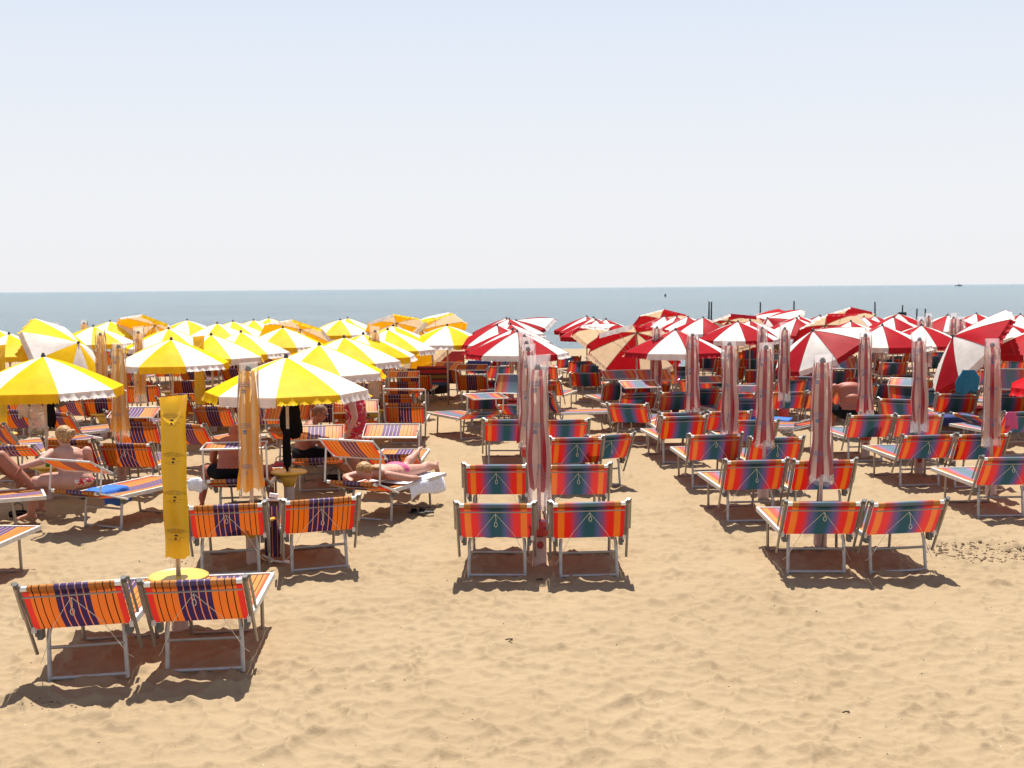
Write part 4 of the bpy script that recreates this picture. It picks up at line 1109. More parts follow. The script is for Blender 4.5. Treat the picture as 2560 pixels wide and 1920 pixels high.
def furled(x, y, kind, label):
    z = -SLOPE * y
    col = 'red' if kind == 'r' else 'yellow'
    sd = int(abs(x * 31 + y * 13))
    root = thing('furled_parasol', (x, y, z), random.uniform(-.3, .3) if kind != 'Y' else 0, label, 'parasol', f'furled {col} parasols', rx=random.uniform(-.012, .012), ry=random.uniform(-.015, .015))
    if kind != 'Y': root.scale = (1.04, 1.04, 1.04)
    obj('pole', cached('fpole', lambda: MB().tube([(0, 0, -.05), (0, 0, 1.96)], .021, 10).mesh('pole', 'dull_pole')), root)
    if kind != 'Y': obj('finial', cached('ffinial', lambda: MB().lathe([(.012, 1.985), (.034, 1.99), (.033, 2.015), (.018, 2.045), (.005, 2.05)], 10).mesh('finial', 'grey_plastic')), root)
    obj('ground_sleeve', cached('sleeve', SLEEVE), root)
    if kind == 'Y':
        table_parts(root, 'yellow_table_plastic', .47, .255)
        bag = obj('yellow_cover', cached(('bagY', sd), lambda: bag_mesh('yellow_film', 4, .104, .100, 2.03, .64, 1.16, .012)), root)
        obj('folded_canopy', cached(('pleY',), lambda: pleats(['yellow_canvas', 'white_canvas'], 2, .62, 1.90, 1.1)), root)
        if y < 12:
            import mathutils
            src = bag.data
            bvh = mathutils.bvhtree.BVHTree.FromPolygons([v.co for v in src.vertices], [tuple(p.vertices) for p in src.polygons])
            def wrap(me_, x0, z0, arch):
                vs2 = []
                for v in me_.vertices:
                    px, pz = x0 + v.co.x, z0 + v.co.y - arch * (v.co.x + .012) ** 2
                    hit = bvh.ray_cast(Vector((max(-.095, min(.095, px)), -1, pz)), Vector((0, 1, 0)))[0]
                    v.co = Vector((px, (hit.y if hit else -.08) - .0025, pz))
                me_.update()
                return me_
            for q, zc in enumerate((1.86, 1.53, 1.20, .87)):
                for w, (tx, sz, dz) in enumerate((('CONSORZIO PER LA PULIZIA E LA', .0125, .026), ('GESTIONE DELL\'ARENILE DI', .0125, .012), ('MARINA E ARENILE', .0125, -.002))):
                    obj('printed_line', wrap(text_mesh(tx, sz, 'green_ink', 'printed_line'), .014, zc + dz, 3.2), bag)
                # the small parasol-and-figure emblem with a wavy line either side
                em = MB()
                em.add([(0, 0, 0)] + [(math.cos(a) * .015, math.sin(a) * .016, 0) for a in [k * math.pi / 10 - .25 for k in range(11)]], [(0, k, k + 1) for k in range(1, 11)])
                obj('printed_emblem', wrap(em.mesh('printed_emblem', 'black_ink', False), .016, zc - .036, 0), bag)
                fg = MB().add([(math.cos(a) * .010 - .002, math.sin(a) * .010, 0) for a in [k * math.pi / 6 for k in range(12)]], [tuple(range(12))])
                obj('printed_figure', wrap(fg.mesh('printed_figure', 'black_ink', False), .014, zc - .058, 0), bag)
                for s in (-1, 1):
                    wv = MB().grid(lambda u, v: (s * (.030 + .035 * u), .003 * math.sin(u * 6) + .0022 * v, 0), 8, 1)
                    obj('printed_wave', wrap(wv.mesh('printed_wave', 'black_ink', False), .012, zc - .058 + s * .004, 0), bag)
                uw = MB().grid(lambda u, v: ((u - .5) * .085, .0016 * v, 0), 8, 1)
                obj('printed_rule', wrap(uw.mesh('printed_rule', 'black_ink', False), .012, zc - .074, 0), bag)
        return root
    near = y < 30
    mats = ['faded_red_canvas', 'cream_canvas'] if kind == 'r' else ['orange_canvas', 'buff_canvas']
    vv = sd % 4
    obj('folded_canopy', cached(('ple', kind, vv), lambda: pleats(mats, vv + 3)), root)
    obj('plastic_bag', cached(('bag', kind, vv), lambda: bag_mesh('clear_film_pink' if kind == 'r' else 'clear_film_warm', vv + 5, .100, .128, 2.14 - .02 * vv, .58 + .03 * vv, 1.25 - .1 * vv, .02)), root)
    if near:
        if kind == 'r':
            obj('table_collar', cached('collar', lambda: MB().lathe([(.072, .285), (.10, .30), (.105, .38), (.09, .44), (.03, .445)], 10).mesh('table_collar', 'red_table_plastic', False)), root)
            bd = obj('number_badge', cached('badge', lambda: MB().add([(math.cos(a) * .034, -.0735, .20 + math.sin(a) * .042) for a in [k * math.pi / 10 for k in range(20)]] + [(math.cos(a) * .034, -.06, .20 + math.sin(a) * .042) for a in [k * math.pi / 10 for k in range(20)]], [tuple(range(20))] + [(k, (k + 1) % 20, 20 + (k + 1) % 20, 20 + k) for k in range(20)]).mesh('number_badge', 'badge_red', False)), root)
            if 3 < x < 5 and y < 15:
                tm = text_mesh('13', .045, 'sleeve_plastic', 'badge_number')
                obj('badge_number', tm, bd, Matrix.Translation((.006, -.0755, .20)) @ Matrix.Rotation(rad(90), 4, 'X'))
        else:
            table_parts(root, 'yellow_table_plastic')
    return root
for t in FURLED_PARASOLS:
    furled(*t)
# ------------------------------------------------------------------ people
def ball(b, c, r, n=12, m=8, sc=(1, 1, 1), R=None):
    vs_, fs = [], []
    c = Vector(c)
    def T(p):
        p = Vector((p.x * sc[0], p.y * sc[1], p.z * sc[2]))
        return c + (R @ p if R is not None else p)
    vs_.append(T(Vector((0, 0, r))))
    for i in range(1, m):
        for k in range(n):
            t, a = math.pi * i / m, 2 * math.pi * k / n
            vs_.append(T(Vector((r * math.sin(t) * math.cos(a), r * math.sin(t) * math.sin(a), r * math.cos(t)))))
    vs_.append(T(Vector((0, 0, -r))))
    for k in range(n):
        fs.append((0, 1 + k, 1 + (k + 1) % n))
        for i in range(m - 2):
            fs.append((1 + i * n + k, 1 + (i + 1) * n + k, 1 + (i + 1) * n + (k + 1) % n, 1 + i * n + (k + 1) % n))
        fs.append((len(vs_) - 1, 1 + (m - 2) * n + (k + 1) % n, 1 + (m - 2) * n + k))
    b.add(vs_, fs)
def chain(b, pts, rr, n=12):
    """a tapering limb with rounded joints"""
    for p, r in zip(pts, rr):
        ball(b, p, r, n, 8)
    for i in range(len(pts) - 1):
        b.tube([pts[i], pts[i + 1]], [rr[i], rr[i + 1]], n)
def hand(b, wrist, d, side, palm, curl=.5, s=1.0):
    """palm, four unequal bent fingers and a thumb leaving the side of the palm; palm = direction the palm faces"""
    w, d, side, palm = Vector(wrist), Vector(d).normalized(), Vector(side).normalized(), Vector(palm).normalized()
    R = Matrix((side, palm, d)).transposed()
    ball(b, w + d * .045 * s, .05 * s, 12, 8, (.80, .34, 1.0), R)
    for off, ln in ((-.028, .066), (-.010, .076), (.009, .071), (.027, .055)):
        p0 = w + d * .078 * s + side * off * s
        d1 = (d + palm * curl * .6).normalized(); d2 = (d + palm * curl * 1.8).normalized()
        p1 = p0 + d1 * ln * .5 * s; p2 = p1 + d2 * ln * .5 * s
        chain(b, [p0 - d * .02 * s, p0, p1, p2], [.0095 * s, .0095 * s, .009 * s, .0078 * s], 8)
    t0 = w + d * .025 * s - side * .030 * s
    t1 = t0 + (d * .6 - side * .7 + palm * .25).normalized() * .036 * s
    t2 = t1 + (d * .9 - side * .2 + palm * .35).normalized() * .030 * s
    chain(b, [t0, t1, t2], [.012 * s, .0105 * s, .009 * s], 8)
def foot(b, ankle, d, s=1.0):
    """heel, instep, ball and toes; d = direction of the toes"""
    a, d = Vector(ankle), Vector(d).normalized()
    dn = Vector((0, 0, -1)) if abs(d.z) < .7 else Vector((0, 1, 0))
    sd = d.cross(dn).normalized()
    h = a - d * .035 * s + dn * .038 * s
    chain(b, [a, h], [.036 * s, .032 * s])
    chain(b, [a + dn * .01, a + d * .09 * s + dn * .035 * s, a + d * .155 * s + dn * .045 * s], [.036 * s, .032 * s, .024 * s])
    for k, q in enumerate((-.024, -.010, .002, .014, .025)):
        chain(b, [a + d * .145 * s + sd * q * s + dn * .048 * s, a + d * (.195 - .008 * k) * s + sd * q * 1.1 * s + dn * .052 * s], [.013 * s, .0105 * s], 8)
def head(b, c, face, up, s=1.0):
    """skull, jaw, nose, brow, lips and ears; c = centre of the skull, face = direction it looks"""
    c, face, up = Vector(c), Vector(face).normalized(), Vector(up)
    up = (up - face * up.dot(face)).normalized()
    sd = face.cross(up).normalized()
    R = Matrix((sd, face, up)).transposed()
    ball(b, c + up * .015 * s, .098 * s, 16, 12, (.80, 1.0, .98), R)
    ball(b, c - up * .055 * s + face * .022 * s, .07 * s, 14, 10, (.82, .95, .95), R)
    ball(b, c - up * .095 * s + face * .055 * s, .028 * s, 10, 8, (1, .9, .8), R)
    chain(b, [c + up * .008 * s + face * .092 * s, c - up * .024 * s + face * .112 * s], [.011 * s, .0155 * s], 8)
    ball(b, c + up * .022 * s + face * .083 * s, .022 * s, 10, 8, (2.0, .6, .5), R)
    ball(b, c - up * .058 * s + face * .085 * s, .014 * s, 10, 8, (1.7, .7, .65), R)
    for q in (-1, 1):
        ball(b, c + sd * q * .078 * s - up * .008 * s - face * .008 * s, .03 * s, 10, 8, (.35, .65, 1.0), R)
def solid(b, mat, name, voxel=.0095, smooth_it=6):
    """one continuous skin over everything in b"""
    o = bpy.data.objects.new('tmp', b.mesh('tmp', mat))
    COL.objects.link(o)
    r = o.modifiers.new('r', 'REMESH'); r.mode = 'VOXEL'; r.voxel_size = voxel; r.use_smooth_shade = True
    s = o.modifiers.new('s', 'SMOOTH'); s.factor = .5; s.iterations = smooth_it
    me_ = bpy.data.meshes.new_from_object(o.evaluated_get(bpy.context.evaluated_depsgraph_get()))
    me_.name = name
    bpy.data.objects.remove(o)
    me_.materials.clear(); me_.materials.append(MATS[mat])
    me_.polygons.foreach_set('use_smooth', [True] * len(me_.polygons))
    return me_
def shell(b, mat, name, voxel=.011, it=4):
    return solid(b, mat, name, voxel, it)
def person(loc, rz, label, skinb, skinmat):
    """the body is the thing's own mesh; clothing and hair become children"""
    o = obj('person', solid(skinb, skinmat, 'body'))
    o.location = loc
    o.rotation_euler = (0, 0, rz)
    o.scale = (1.05, 1.05, 1.05)
    return tag(o, label, 'person', 'people on the beach')
V = Vector

def torso(b, hip, chest, neck, lat, hw, cw, depth, belly=0.0):
    """hips, waist, rib cage and shoulders as a run of flattened balls; lat = direction from left to right hip"""
    hip, chest, neck, lat = V(hip), V(chest), V(neck), V(lat).normalized()
    up = (chest - hip).normalized()
    fr = lat.cross(up).normalized()      # points forward (chest side) when lat runs to the body's left... see callers
    R = Matrix((lat, fr, up)).transposed()
    for t, wd, dp in ((0, hw, depth * 1.05), (.25, hw * .96, depth), (.5, hw * .88 + belly * .3, depth * .95 + belly), (.75, cw * .92, depth), (1.0, cw, depth * 1.02)):
        ball(b, hip.lerp(chest, t), 1.0, 16, 10, (wd, dp, .12), R)
    ball(b, chest + up * .05, 1.0, 16, 10, (cw * 1.02, depth * .8, .085), R)
    chain(b, [chest + up * .06, neck], [.075, .056])
    return up, fr

# ---- woman in the red flowered dress, standing, turned to the left
b = MB()
up, fr = torso(b, (0, 0, .88), (-.01, .02, 1.20), (-.085, .02, 1.33), (0, 1, 0), .17, .165, .115)
head(b, (-.155, .02, 1.43), (-1, .1, -.55), (-.35, 0, 1))
for s, kn in ((-1, (-.03, -.075, .47)), (1, (.03, .085, .46))):
    chain(b, [(0, s * .085, .86), kn, (kn[0] + .05, kn[1], .09)], [.098, .062, .042])
    chain(b, [V(kn) + V((.035, 0, -.04)), V(kn) + V((.05, 0, -.13)), (kn[0] + .05, kn[1], .12)], [.052, .058, .042])
    foot(b, (kn[0] + .05, kn[1], .075), (-1, s * .1, 0))
chain(b, [(.0, -.185, 1.27), (.07, -.215, 1.03), (-.05, -.20, .80)], [.064, .049, .036])
hand(b, (-.05, -.20, .80), (-.35, 0, -1), (-1, 0, .3), (0, 1, 0), .4)
chain(b, [(.0, .205, 1.27), (.05, .235, 1.03), (-.10, .21, .84)], [.060, .046, .034])
hand(b, (-.10, .21, .84), (-.6, 0, -1), (-1, 0, .5), (0, -1, 0), .4)
G = (-2.396, 18.300, -0.046)
p4 = person((G[0], G[1], G[2] + .0), rad(-14), 'standing woman in red flowered sleeveless dress under the yellow parasol rim', b, 'skin_fair')
d = MB()
R_ = Matrix(((0, 1, 0), (1, 0, 0), (0, 0, 1)))
for zz, wd, dp in ((.56, .205, .165), (.64, .205, .165), (.74, .21, .165), (.84, .212, .165), (.94, .20, .155), (1.03, .19, .15), (1.12, .19, .15), (1.20, .195, .152), (1.26, .17, .13)):
    ball(d, (.0, .01, zz), 1, 18, 10, (wd, dp, .085), R_)
ball(d, (-.09, -.07, 1.16), .085); ball(d, (-.09, .10, 1.16), .085)
for s in (-1, 1):
    chain(d, [(-.03, s * .10, 1.27), (.0, s * .115, 1.335), (.05, s * .105, 1.27)], [.03, .024, .03])
obj('dress', shell(d, 'red_flower_dress', 'dress'), p4)
h = MB()
ball(h, (-.13, .02, 1.465), .108, 16, 12, (1.0, .86, .95)); ball(h, (-.08, .02, 1.41), .085, 14, 10, (.8, .9, 1.1))
obj('hair', shell(h, 'hair_blonde', 'hair', .01, 3), p4)

p4.scale = (.98, .98, .98)
# ---- man with sunglasses, sitting sideways and bending forward to the right
b = MB()
up, fr = torso(b, (0, 0, .50), (.13, .02, .84), (.21, .02, .98), (0, -1, 0), .165, .185, .12, .03)
head(b, (.275, .0, 1.075), (1, -.12, -.42), (0.25, 0, 1), 1.02)
for s in (-1, 1):
    kn = (.47, s * .13 + .03, .50)
    an = (.74, s * .11 + .22, .10)
    chain(b, [(.03, s * .09, .47), kn, an], [.10, .066, .044])
    chain(b, [V(kn).lerp(V(an), .12) + V((-.02, 0, -.02)), V(kn).lerp(V(an), .35) + V((-.025, 0, -.025)), V(kn).lerp(V(an), .8)], [.054, .060, .044])
    foot(b, (an[0], an[1], .085), (.8, .5, 0))
    chain(b, [(.13, s * .21, .90), (.30, s * .25, .66), (.48, s * .12, .62)], [.062, .048, .036])
    hand(b, (.48, s * .12, .62), (.6, -s * .5, -.4), (.3, s * 1.0, 0), (0, 0, -1), .5)
G = (-3.110, 17.552, -0.044)
p3 = person((G[0], G[1], G[2] + .005), rad(6), 'man with sunglasses and cropped hair sitting bent forward on a lounger', b, 'skin_tan')
d = MB()
for s in (-1, 1):
    chain(d, [(.0, s * .085, .475), (.20, s * .105 + .01, .49), (.36, s * .12 + .02, .50)], [.122, .104, .094])
ball(d, (-.01, 0, .52), 1, 14, 10, (.13, .185, .10))
obj('trunks', shell(d, 'black_fabric', 'trunks'), p3)
h = MB()
ball(h, (.268, .0, 1.105), .102, 14, 12, (1.02, .83, .90))
obj('cropped_hair', shell(h, 'hair_short', 'cropped_hair', .009, 2), p3)
g = MB()
fd = V((1, -.12, -.42)).normalized(); sdv = fd.cross(V((.25, 0, 1))).normalized(); upd = sdv.cross(fd)
cc = V((.275, .0, 1.075))
for s in (-1, 1):
    ball(g, cc + fd * .098 + sdv * s * .034 + upd * .012, .026, 10, 8, (1, .5, .75), Matrix((sdv, fd, upd)).transposed())
    g.tube([cc + fd * .095 + sdv * s * .055 + upd * .018, cc + sdv * s * .086 + upd * .008], .005, 6)
g.tube([cc + fd * .104 - sdv * .02 + upd * .018, cc + fd * .104 + sdv * .02 + upd * .018], .005, 6)
obj('sunglasses', g.mesh('sunglasses', 'dark_plastic'), p3)

# ---- blonde woman in a printed bikini, sitting sideways on a lounger, one arm along its shade
b = MB()
up, fr = torso(b, (.04, 0, .47), (-.07, .04, .75), (-.115, .06, .895), (.9, .42, 0), .205, .185, .135, .03)
head(b, (-.15, .085, 1.005), (-.8, .6, -.15), (-.05, 0, 1))
chain(b, [(-.25, -.05, .80), (-.33, -.22, .72), (-.50, -.32, .675)], [.062, .048, .036])
hand(b, (-.50, -.32, .675), (-.8, .1, -.65), (.2, -1, 0), (-.3, 0, -1), .7)
chain(b, [(.13, .13, .80), (.12, .28, .58), (-.04, .34, .44)], [.062, .050, .036])
hand(b, (-.04, .34, .44), (-1, .1, -.1), (.2, -1, 0), (0, 0, -1), .3)
for s, kn, an in ((-1, (-.40, -.20, .47), (-.44, -.26, .09)), (1, (-.44, .12, .46), (-.50, .20, .09))):
    chain(b, [(-.02, s * .09, .45), kn, an], [.112, .068, .044])
    chain(b, [V(kn).lerp(V(an), .15) + V((.03, 0, 0)), V(kn).lerp(V(an), .38) + V((.03, 0, 0)), V(kn).lerp(V(an), .85)], [.056, .062, .044])
    foot(b, (an[0], an[1], .08), (-.9, s * .25 - .2, 0))
G = (-5.753, 15.581, -0.039)
p1 = person((G[0], G[1], G[2]), rad(0), 'blonde woman in printed bikini sitting with her back turned, arm on shade', b, 'skin_fair')
d = MB()
R_ = Matrix((V((.906, .423, 0)), V((-.423, .906, 0)), V((0, 0, 1)))).transposed()
ball(d, (-.015, .02, .625), 1, 20, 10, (.200, .146, .034), R_)
obj('bikini_band', shell(d, 'red_white_print', 'bikini_band', .009, 2), p1)
d = MB()
ball(d, (.035, 0, .455), 1, 18, 10, (.222, .158, .075), R_)
obj('bikini_bottom', shell(d, 'red_white_print', 'bikini_bottom'), p1)
h = MB()
ball(h, (-.13, .07, 1.035), .106, 16, 12, (1.0, .92, .98)); ball(h, (-.105, .05, .985), .08, 14, 10); ball(h, (-.03, .03, 1.03), .058, 12, 10)
ball(h, (.0, .03, 1.06), .035)
obj('hair_bun', shell(h, 'hair_blonde', 'hair_bun', .009, 2), p1)

# ---- person lounging at the left edge, knees drawn up
b = MB()
up, fr = torso(b, (-.42, 0, .50), (-.78, 0, .66), (-.92, 0, .78), (0, -1, 0), .17, .18, .12)
head(b, (-1.02, 0, .88), (.6, 0, .5), (-.5, 0, .9))
for s, kn, an in ((-1, (.02, -.11, .83), (.36, -.12, .47)), (1, (-.08, .12, .80), (.18, .10, .46))):
    chain(b, [(-.40, s * .09, .50), kn, an], [.108, .070, .045])
    chain(b, [V(kn).lerp(V(an), .12) + V((-.03, 0, -.03)), V(kn).lerp(V(an), .4) + V((-.03, 0, -.03)), V(kn).lerp(V(an), .85)], [.058, .062, .045])
    foot(b, (an[0], an[1], .455), (1, s * .1, -.1))
    chain(b, [(-.80, s * .21, .70), (-.62, s * .30, .52), (-.40, s * .26, .46)], [.060, .046, .036])
    hand(b, (-.40, s * .26, .46), (1, 0, -.1), (0, s, 0), (0, 0, -1), .2)
G = (-6.600, 15.396, -0.038)
p2 = person((G[0], G[1], G[2] - .03), rad(8), 'tanned legs with knees raised at the left edge, on a low lounger', b, 'skin_tan')
d = MB()
for s in (-1, 1):
    chain(d, [(-.42, s * .085, .50), (-.26, s * .10, .62)], [.122, .10])
ball(d, (-.44, 0, .50), 1, 14, 10, (.14, .185, .12))
obj('trunks', shell(d, 'black_fabric', 'trunks'), p2)

# ---- bare-backed man sitting astride a lounger, facing the sea
b = MB()
up, fr = torso(b, (0, 0, .50), (0, .16, .80), (0, .22, .90), (-1, 0, 0), .175, .195, .125, .03)
head(b, (0, .30, .955), (0, 1, -.5), (0, .3, 1))
for s in (-1, 1):
    kn, an = (s * .40, .36, .46), (s * .46, .30, .09)
    chain(b, [(s * .09, .04, .47), kn, an], [.108, .068, .045])
    chain(b, [V(kn).lerp(V(an), .15), V(kn).lerp(V(an), .4) + V((0, -.03, 0)), V(kn).lerp(V(an), .85)], [.056, .062, .045])
    foot(b, (an[0], an[1], .085), (s * .3, 1, 0))
    chain(b, [(s * .22, .14, .84), (s * .30, .30, .60), (s * .22, .46, .50)], [.062, .048, .037])
    hand(b, (s * .22, .46, .50), (-s * .3, 1, -.2), (s, 0, 0), (0, 0, -1), .5)
G = (-3.801, 15.956, -0.040)
p6 = person(G, rad(-3), 'bare backed man in black shorts facing the sea behind the clear bagged parasol', b, 'skin_burnt')
d = MB()
ball(d, (0, .0, .49), 1, 14, 10, (.195, .15, .10))
for s in (-1, 1):
    chain(d, [(s * .09, .04, .47), (s * .26, .21, .465)], [.122, .10])
obj('trunks', shell(d, 'black_fabric', 'trunks'), p6)

# ---- sunbather lying face down, one foot lifted
b = MB()
up, fr = torso(b, (0, .62, .50), (0, .22, .545), (0, .02, .57), (1, 0, 0), .17, .165, .10)
head(b, (0, -.12, .60), (.5, -.2, -.75), (0, -1, .1))
for s, kn, an in ((-1, (-.10, 1.05, .475), (-.10, 1.36, .62)), (1, (.12, 1.06, .475), (.15, 1.44, .465))):
    chain(b, [(s * .085, .66, .49), kn, an], [.10, .064, .043])
    chain(b, [V(kn).lerp(V(an), .15), V(kn).lerp(V(an), .4) + V((0, 0, .025)), V(kn).lerp(V(an), .85)], [.056, .060, .043])
    foot(b, an, (0, .3, -1) if s > 0 else (0, .55, .5))
chain(b, [(.19, .14, .53), (.36, .34, .47), (.33, .58, .44)], [.055, .044, .034])
hand(b, (.33, .58, .44), (-.1, 1, 0), (1, 0, 0), (0, 0, -1), .3)
chain(b, [(-.19, .14, .53), (-.33, -.02, .50), (-.20, -.20, .53)], [.055, .044, .034])
hand(b, (-.20, -.20, .53), (.8, -.6, 0), (-.6, -.8, 0), (0, 0, -1), .3)
p5 = person((-1.83, 15.19, -SLOPE * 15), rad(-24), 'fair sunbather lying face down on a shaded lounger, foot raised', b, 'skin_fair')
d = MB()
ball(d, (0, .66, .515), 1, 16, 10, (.188, .115, .105))
obj('bikini_bottom', shell(d, 'pink_bag', 'bikini_bottom', .009, 2), p5)
h = MB()
ball(h, (0, -.125, .635), .105, 16, 12, (.95, 1.0, .9)); ball(h, (-.02, .02, .63), .075, 12, 10, (1.1, 1.3, .5)); ball(h, (.05, .10, .625), .05, 12, 8, (1, 1.4, .5))
obj('hair', shell(h, 'hair_blonde', 'hair', .01, 2), p5)

# ---- big sunburnt back among the rainbow loungers
b = MB()
up, fr = torso(b, (0, 0, .52), (0, .14, .90), (0, .28, .96), (-1, 0, 0), .21, .235, .16, .05)
head(b, (0, .42, .88), (0, 1, -.8), (0, .5, 1))
for s in (-1, 1):
    kn, an = (s * .17, .50, .50), (s * .18, .52, .09)
    chain(b, [(s * .11, .05, .47), kn, an], [.12, .075, .048])
    foot(b, (an[0], an[1], .085), (s * .15, 1, 0))
    chain(b, [(s * .27, .16, .94), (s * .34, .28, .68), (s * .20, .44, .60)], [.07, .055, .042])
    hand(b, (s * .20, .44, .60), (-s * .3, 1, -.3), (s, 0, 0), (0, 0, -1), .5)
G = (6.562, 23.082, -0.058)
p7 = person(G, rad(6), 'broad sunburnt bare back of a man bending forward among rainbow loungers', b, 'skin_burnt')
d = MB()
ball(d, (0, 0, .50), 1, 14, 10, (.23, .18, .11))
for s in (-1, 1):
    chain(d, [(s * .11, .05, .48), (s * .15, .30, .50)], [.132, .115])
obj('trunks', shell(d, 'black_fabric', 'trunks'), p7)

# ------------------------------------------------------------------ towels, clothes and bags
def hanging(name, loc, w, hgt, depth, mat, label, cat, seed=1, rz=0.0, taper=.0):
    """a limp cloth or film bag hanging from its top edge"""
    r_ = random.Random(seed)
    p1_, p2_, p3_ = (r_.uniform(0, 6.28) for _ in range(3))
    n, rows = 32, 16
    vs_ = []
    for i in range(rows + 1):
        v = i / rows
        hx = w * .5 * (.55 + .45 * min(1, v * 3.2)) * (1 - taper * v) * (1 + .05 * math.sin(v * 9 + p1_))
        hy = depth * .5 * (.35 + .65 * math.sin(math.pi * min(1, v * .8 + .1)))
        for k in range(n):
            a = 2 * math.pi * k / n
            f = 1 + .16 * math.sin(5 * a + p2_ + 2 * v) * v + .10 * math.sin(9 * a + p3_) * v
            zz = -hgt * v + (.10 * hgt * math.sin(2 * a + p1_) * (v > .9)) + (.06 * hgt * math.sin(5 * a + p2_) * (v > .9))
            vs_.append((hx * math.cos(a) * f + .04 * w * math.sin(v * 5 + p3_), hy * math.sin(a) * f, zz))
    fs = [(i * n + k, (i + 1) * n + k, (i + 1) * n + (k + 1) % n, i * n + (k + 1) % n) for i in range(rows) for k in range(n)]
    fs.append(tuple(range(n)))
    fs.append(tuple(rows * n + k for k in range(n))[::-1])
    o = obj(name, MB().add(vs_, fs).mesh(name, mat, True, 60))
    o.location = loc
    o.rotation_euler = (0, 0, rz)
    return tag(o, label, cat)
hanging('jacket', (-3.056, 16.528, 1.359) , .28, .46, .14, 'black_fabric', 'black jacket hanging from the pole of the nearest open yellow parasol', 'jacket', 3)
hanging('wetsuit', (-3.085, 16.282, 1.009), .12, .52, .09, 'black_fabric', 'dark garment trailing below the black jacket on the pole', 'clothing', 4, taper=.2)
hanging('plastic_cover', (-6.920, 17.396, 1.297), .27, .44, .10, 'milky_film', 'wide clear plastic cover hanging under the leftmost near parasol', 'plastic cover', 5)
hanging('plastic_cover', (-7.125, 17.415, 1.296), .17, .22, .08, 'milky_film', 'small bunched clear cover left of the wide hanging one', 'plastic cover', 6)
hanging('black_shirt', (-6.711, 17.360, 1.357), .13, .40, .07, 'black_fabric', 'black shirt hanging beside the clear covers under the left parasol', 'shirt', 7)
hanging('carrier_bag', (-6.624, 17.409, 1.386), .20, .15, .10, 'grey_plastic', 'small grey bag hung below the white valance at left', 'bag', 8)
hanging('teal_towel', (8.516, 22.351, 1.304), .42, .42, .12, 'teal_towel', 'teal towel hanging from the big tipped parasol at right', 'towel', 9)
hanging('beach_bag', (7.999, 36.355, 1.409), .22, .42, .12, 'wet_sand', 'olive brown bag hanging under a far red parasol', 'bag', 10)
hanging('plastic_cover', (7.968, 29.641, 1.376), .26, .48, .08, 'milky_film', 'clear cover hanging behind the long tipped red parasol', 'plastic cover', 12)
hanging('plastic_cover', (9.437, 30.454, 1.324), .28, .34, .08, 'milky_film', 'clear cover hanging under a red parasol right of the bagged one', 'plastic cover', 13)
hanging('plastic_cover', (-2.623, 22.691, 1.243), .20, .46, .08, 'milky_film', 'clear cover hanging under yellow rim beside the green locker', 'plastic cover', 14)
hanging('pink_bag', (8.402, 20.101, 0.750), .20, .26, .07, 'pink_bag', 'pink bag hanging from a lounger near the right edge', 'bag', 15)
hanging('orange_bag', (-1.424, 16.916, 0.498), .16, .19, .06, 'orange_bag', 'bright orange bag hanging behind the right shaded orange lounger', 'bag', 16)

def draped(name, x, y, rz, w, front, back, ztop, mat, label, lean=.12, wave=.012, cat='towel', z0=None):
    """a towel laid over an edge: hangs down both sides"""
    L = front + back
    ph = random.uniform(0, 6)
    def fn(u, v):
        s = v * L
        xx = (u - .5) * w + .01 * math.sin(v * 9 + ph)
        wv = wave * math.sin(u * 17 + ph) * abs(s - front) / max(front, back)
        if s < front:
            return (xx, -.03 - lean * (front - s) - wv, ztop - (front - s) + .015 * math.sin(u * 7 + ph) * (1 - s / front))
        return (xx, .01 + (s - front) * .25 + wv, ztop - (s - front) * .9)
    b_ = MB().grid(fn, 20, 18)
    o = obj(name, b_.mesh(name, mat))
    so = o.modifiers.new('thickness', 'SOLIDIFY'); so.thickness = .008; so.offset = 1
    o.location = (x, y, (-SLOPE * y if z0 is None else z0))
    o.rotation_euler = (0, 0, rz)
    return tag(o, label, cat)
def laid(name, x, y, rz, w, l, z, mat, label, sag=.25, side=1):
    """a towel spread on the seat, its long edge hanging over one side"""
    ph = random.uniform(0, 6)
    def fn(u, v):
        s = (u - .0) * w
        flat_w = w - sag
        wob = .012 * math.sin(v * 11 + ph) + .008 * math.sin(u * 9 + v * 5)
        if s < flat_w:
            return (side * (s - flat_w + .36), v * l, z + wob * .5)
        t = s - flat_w
        return (side * (.36 + .03 * math.sin(t * 8) + wob), v * l + .05 * t, z - t * (.85 + .15 * math.sin(v * 6 + ph)))
    b_ = MB().grid(fn, 24, 18)
    o = obj(name, b_.mesh(name, mat))
    so = o.modifiers.new('thickness', 'SOLIDIFY'); so.thickness = .01; so.offset = 1
    o.location = (x, y, -SLOPE * y)
    o.rotation_euler = (0, 0, rz)
    return tag(o, label, 'towel')
laid('white_towel', -1.83, 15.19, rad(-24), .86, .95, .415, 'white_towel', 'white and pale blue towel under the sunbather, hanging over the side', .24).location = V((-1.83, 15.19, -SLOPE * 15)) + Matrix.Rotation(rad(-24), 3, 'Z') @ V((0, .35, 0))
BL9 = (-5.199, 15.136, 0.382)
laid('blue_towel', BL9[0] - .26, BL9[1] - .15, rad(-24), .52, .46, .435, 'blue_towel', 'bright blue towel crumpled over the lounger beside the seated blonde woman', .22)
B0 = (-2.122, 31.977, 0.820)
draped('striped_blanket', B0[0], B0[1], 0, .84, .74, .30, .92, 'striped_blanket_cloth', 'dark blanket with red, ochre and blue bands hung over a lounger', .05, cat='blanket')
B0 = (-2.000, 40.428, 0.819)
draped('navy_red_towel', B0[0], B0[1], 0, .80, .34, .2, .90, 'red_bag', 'dark red towel over a far lounger back, at the yellow block end', .05)
B0 = (-0.987, 35.819, 0.750)
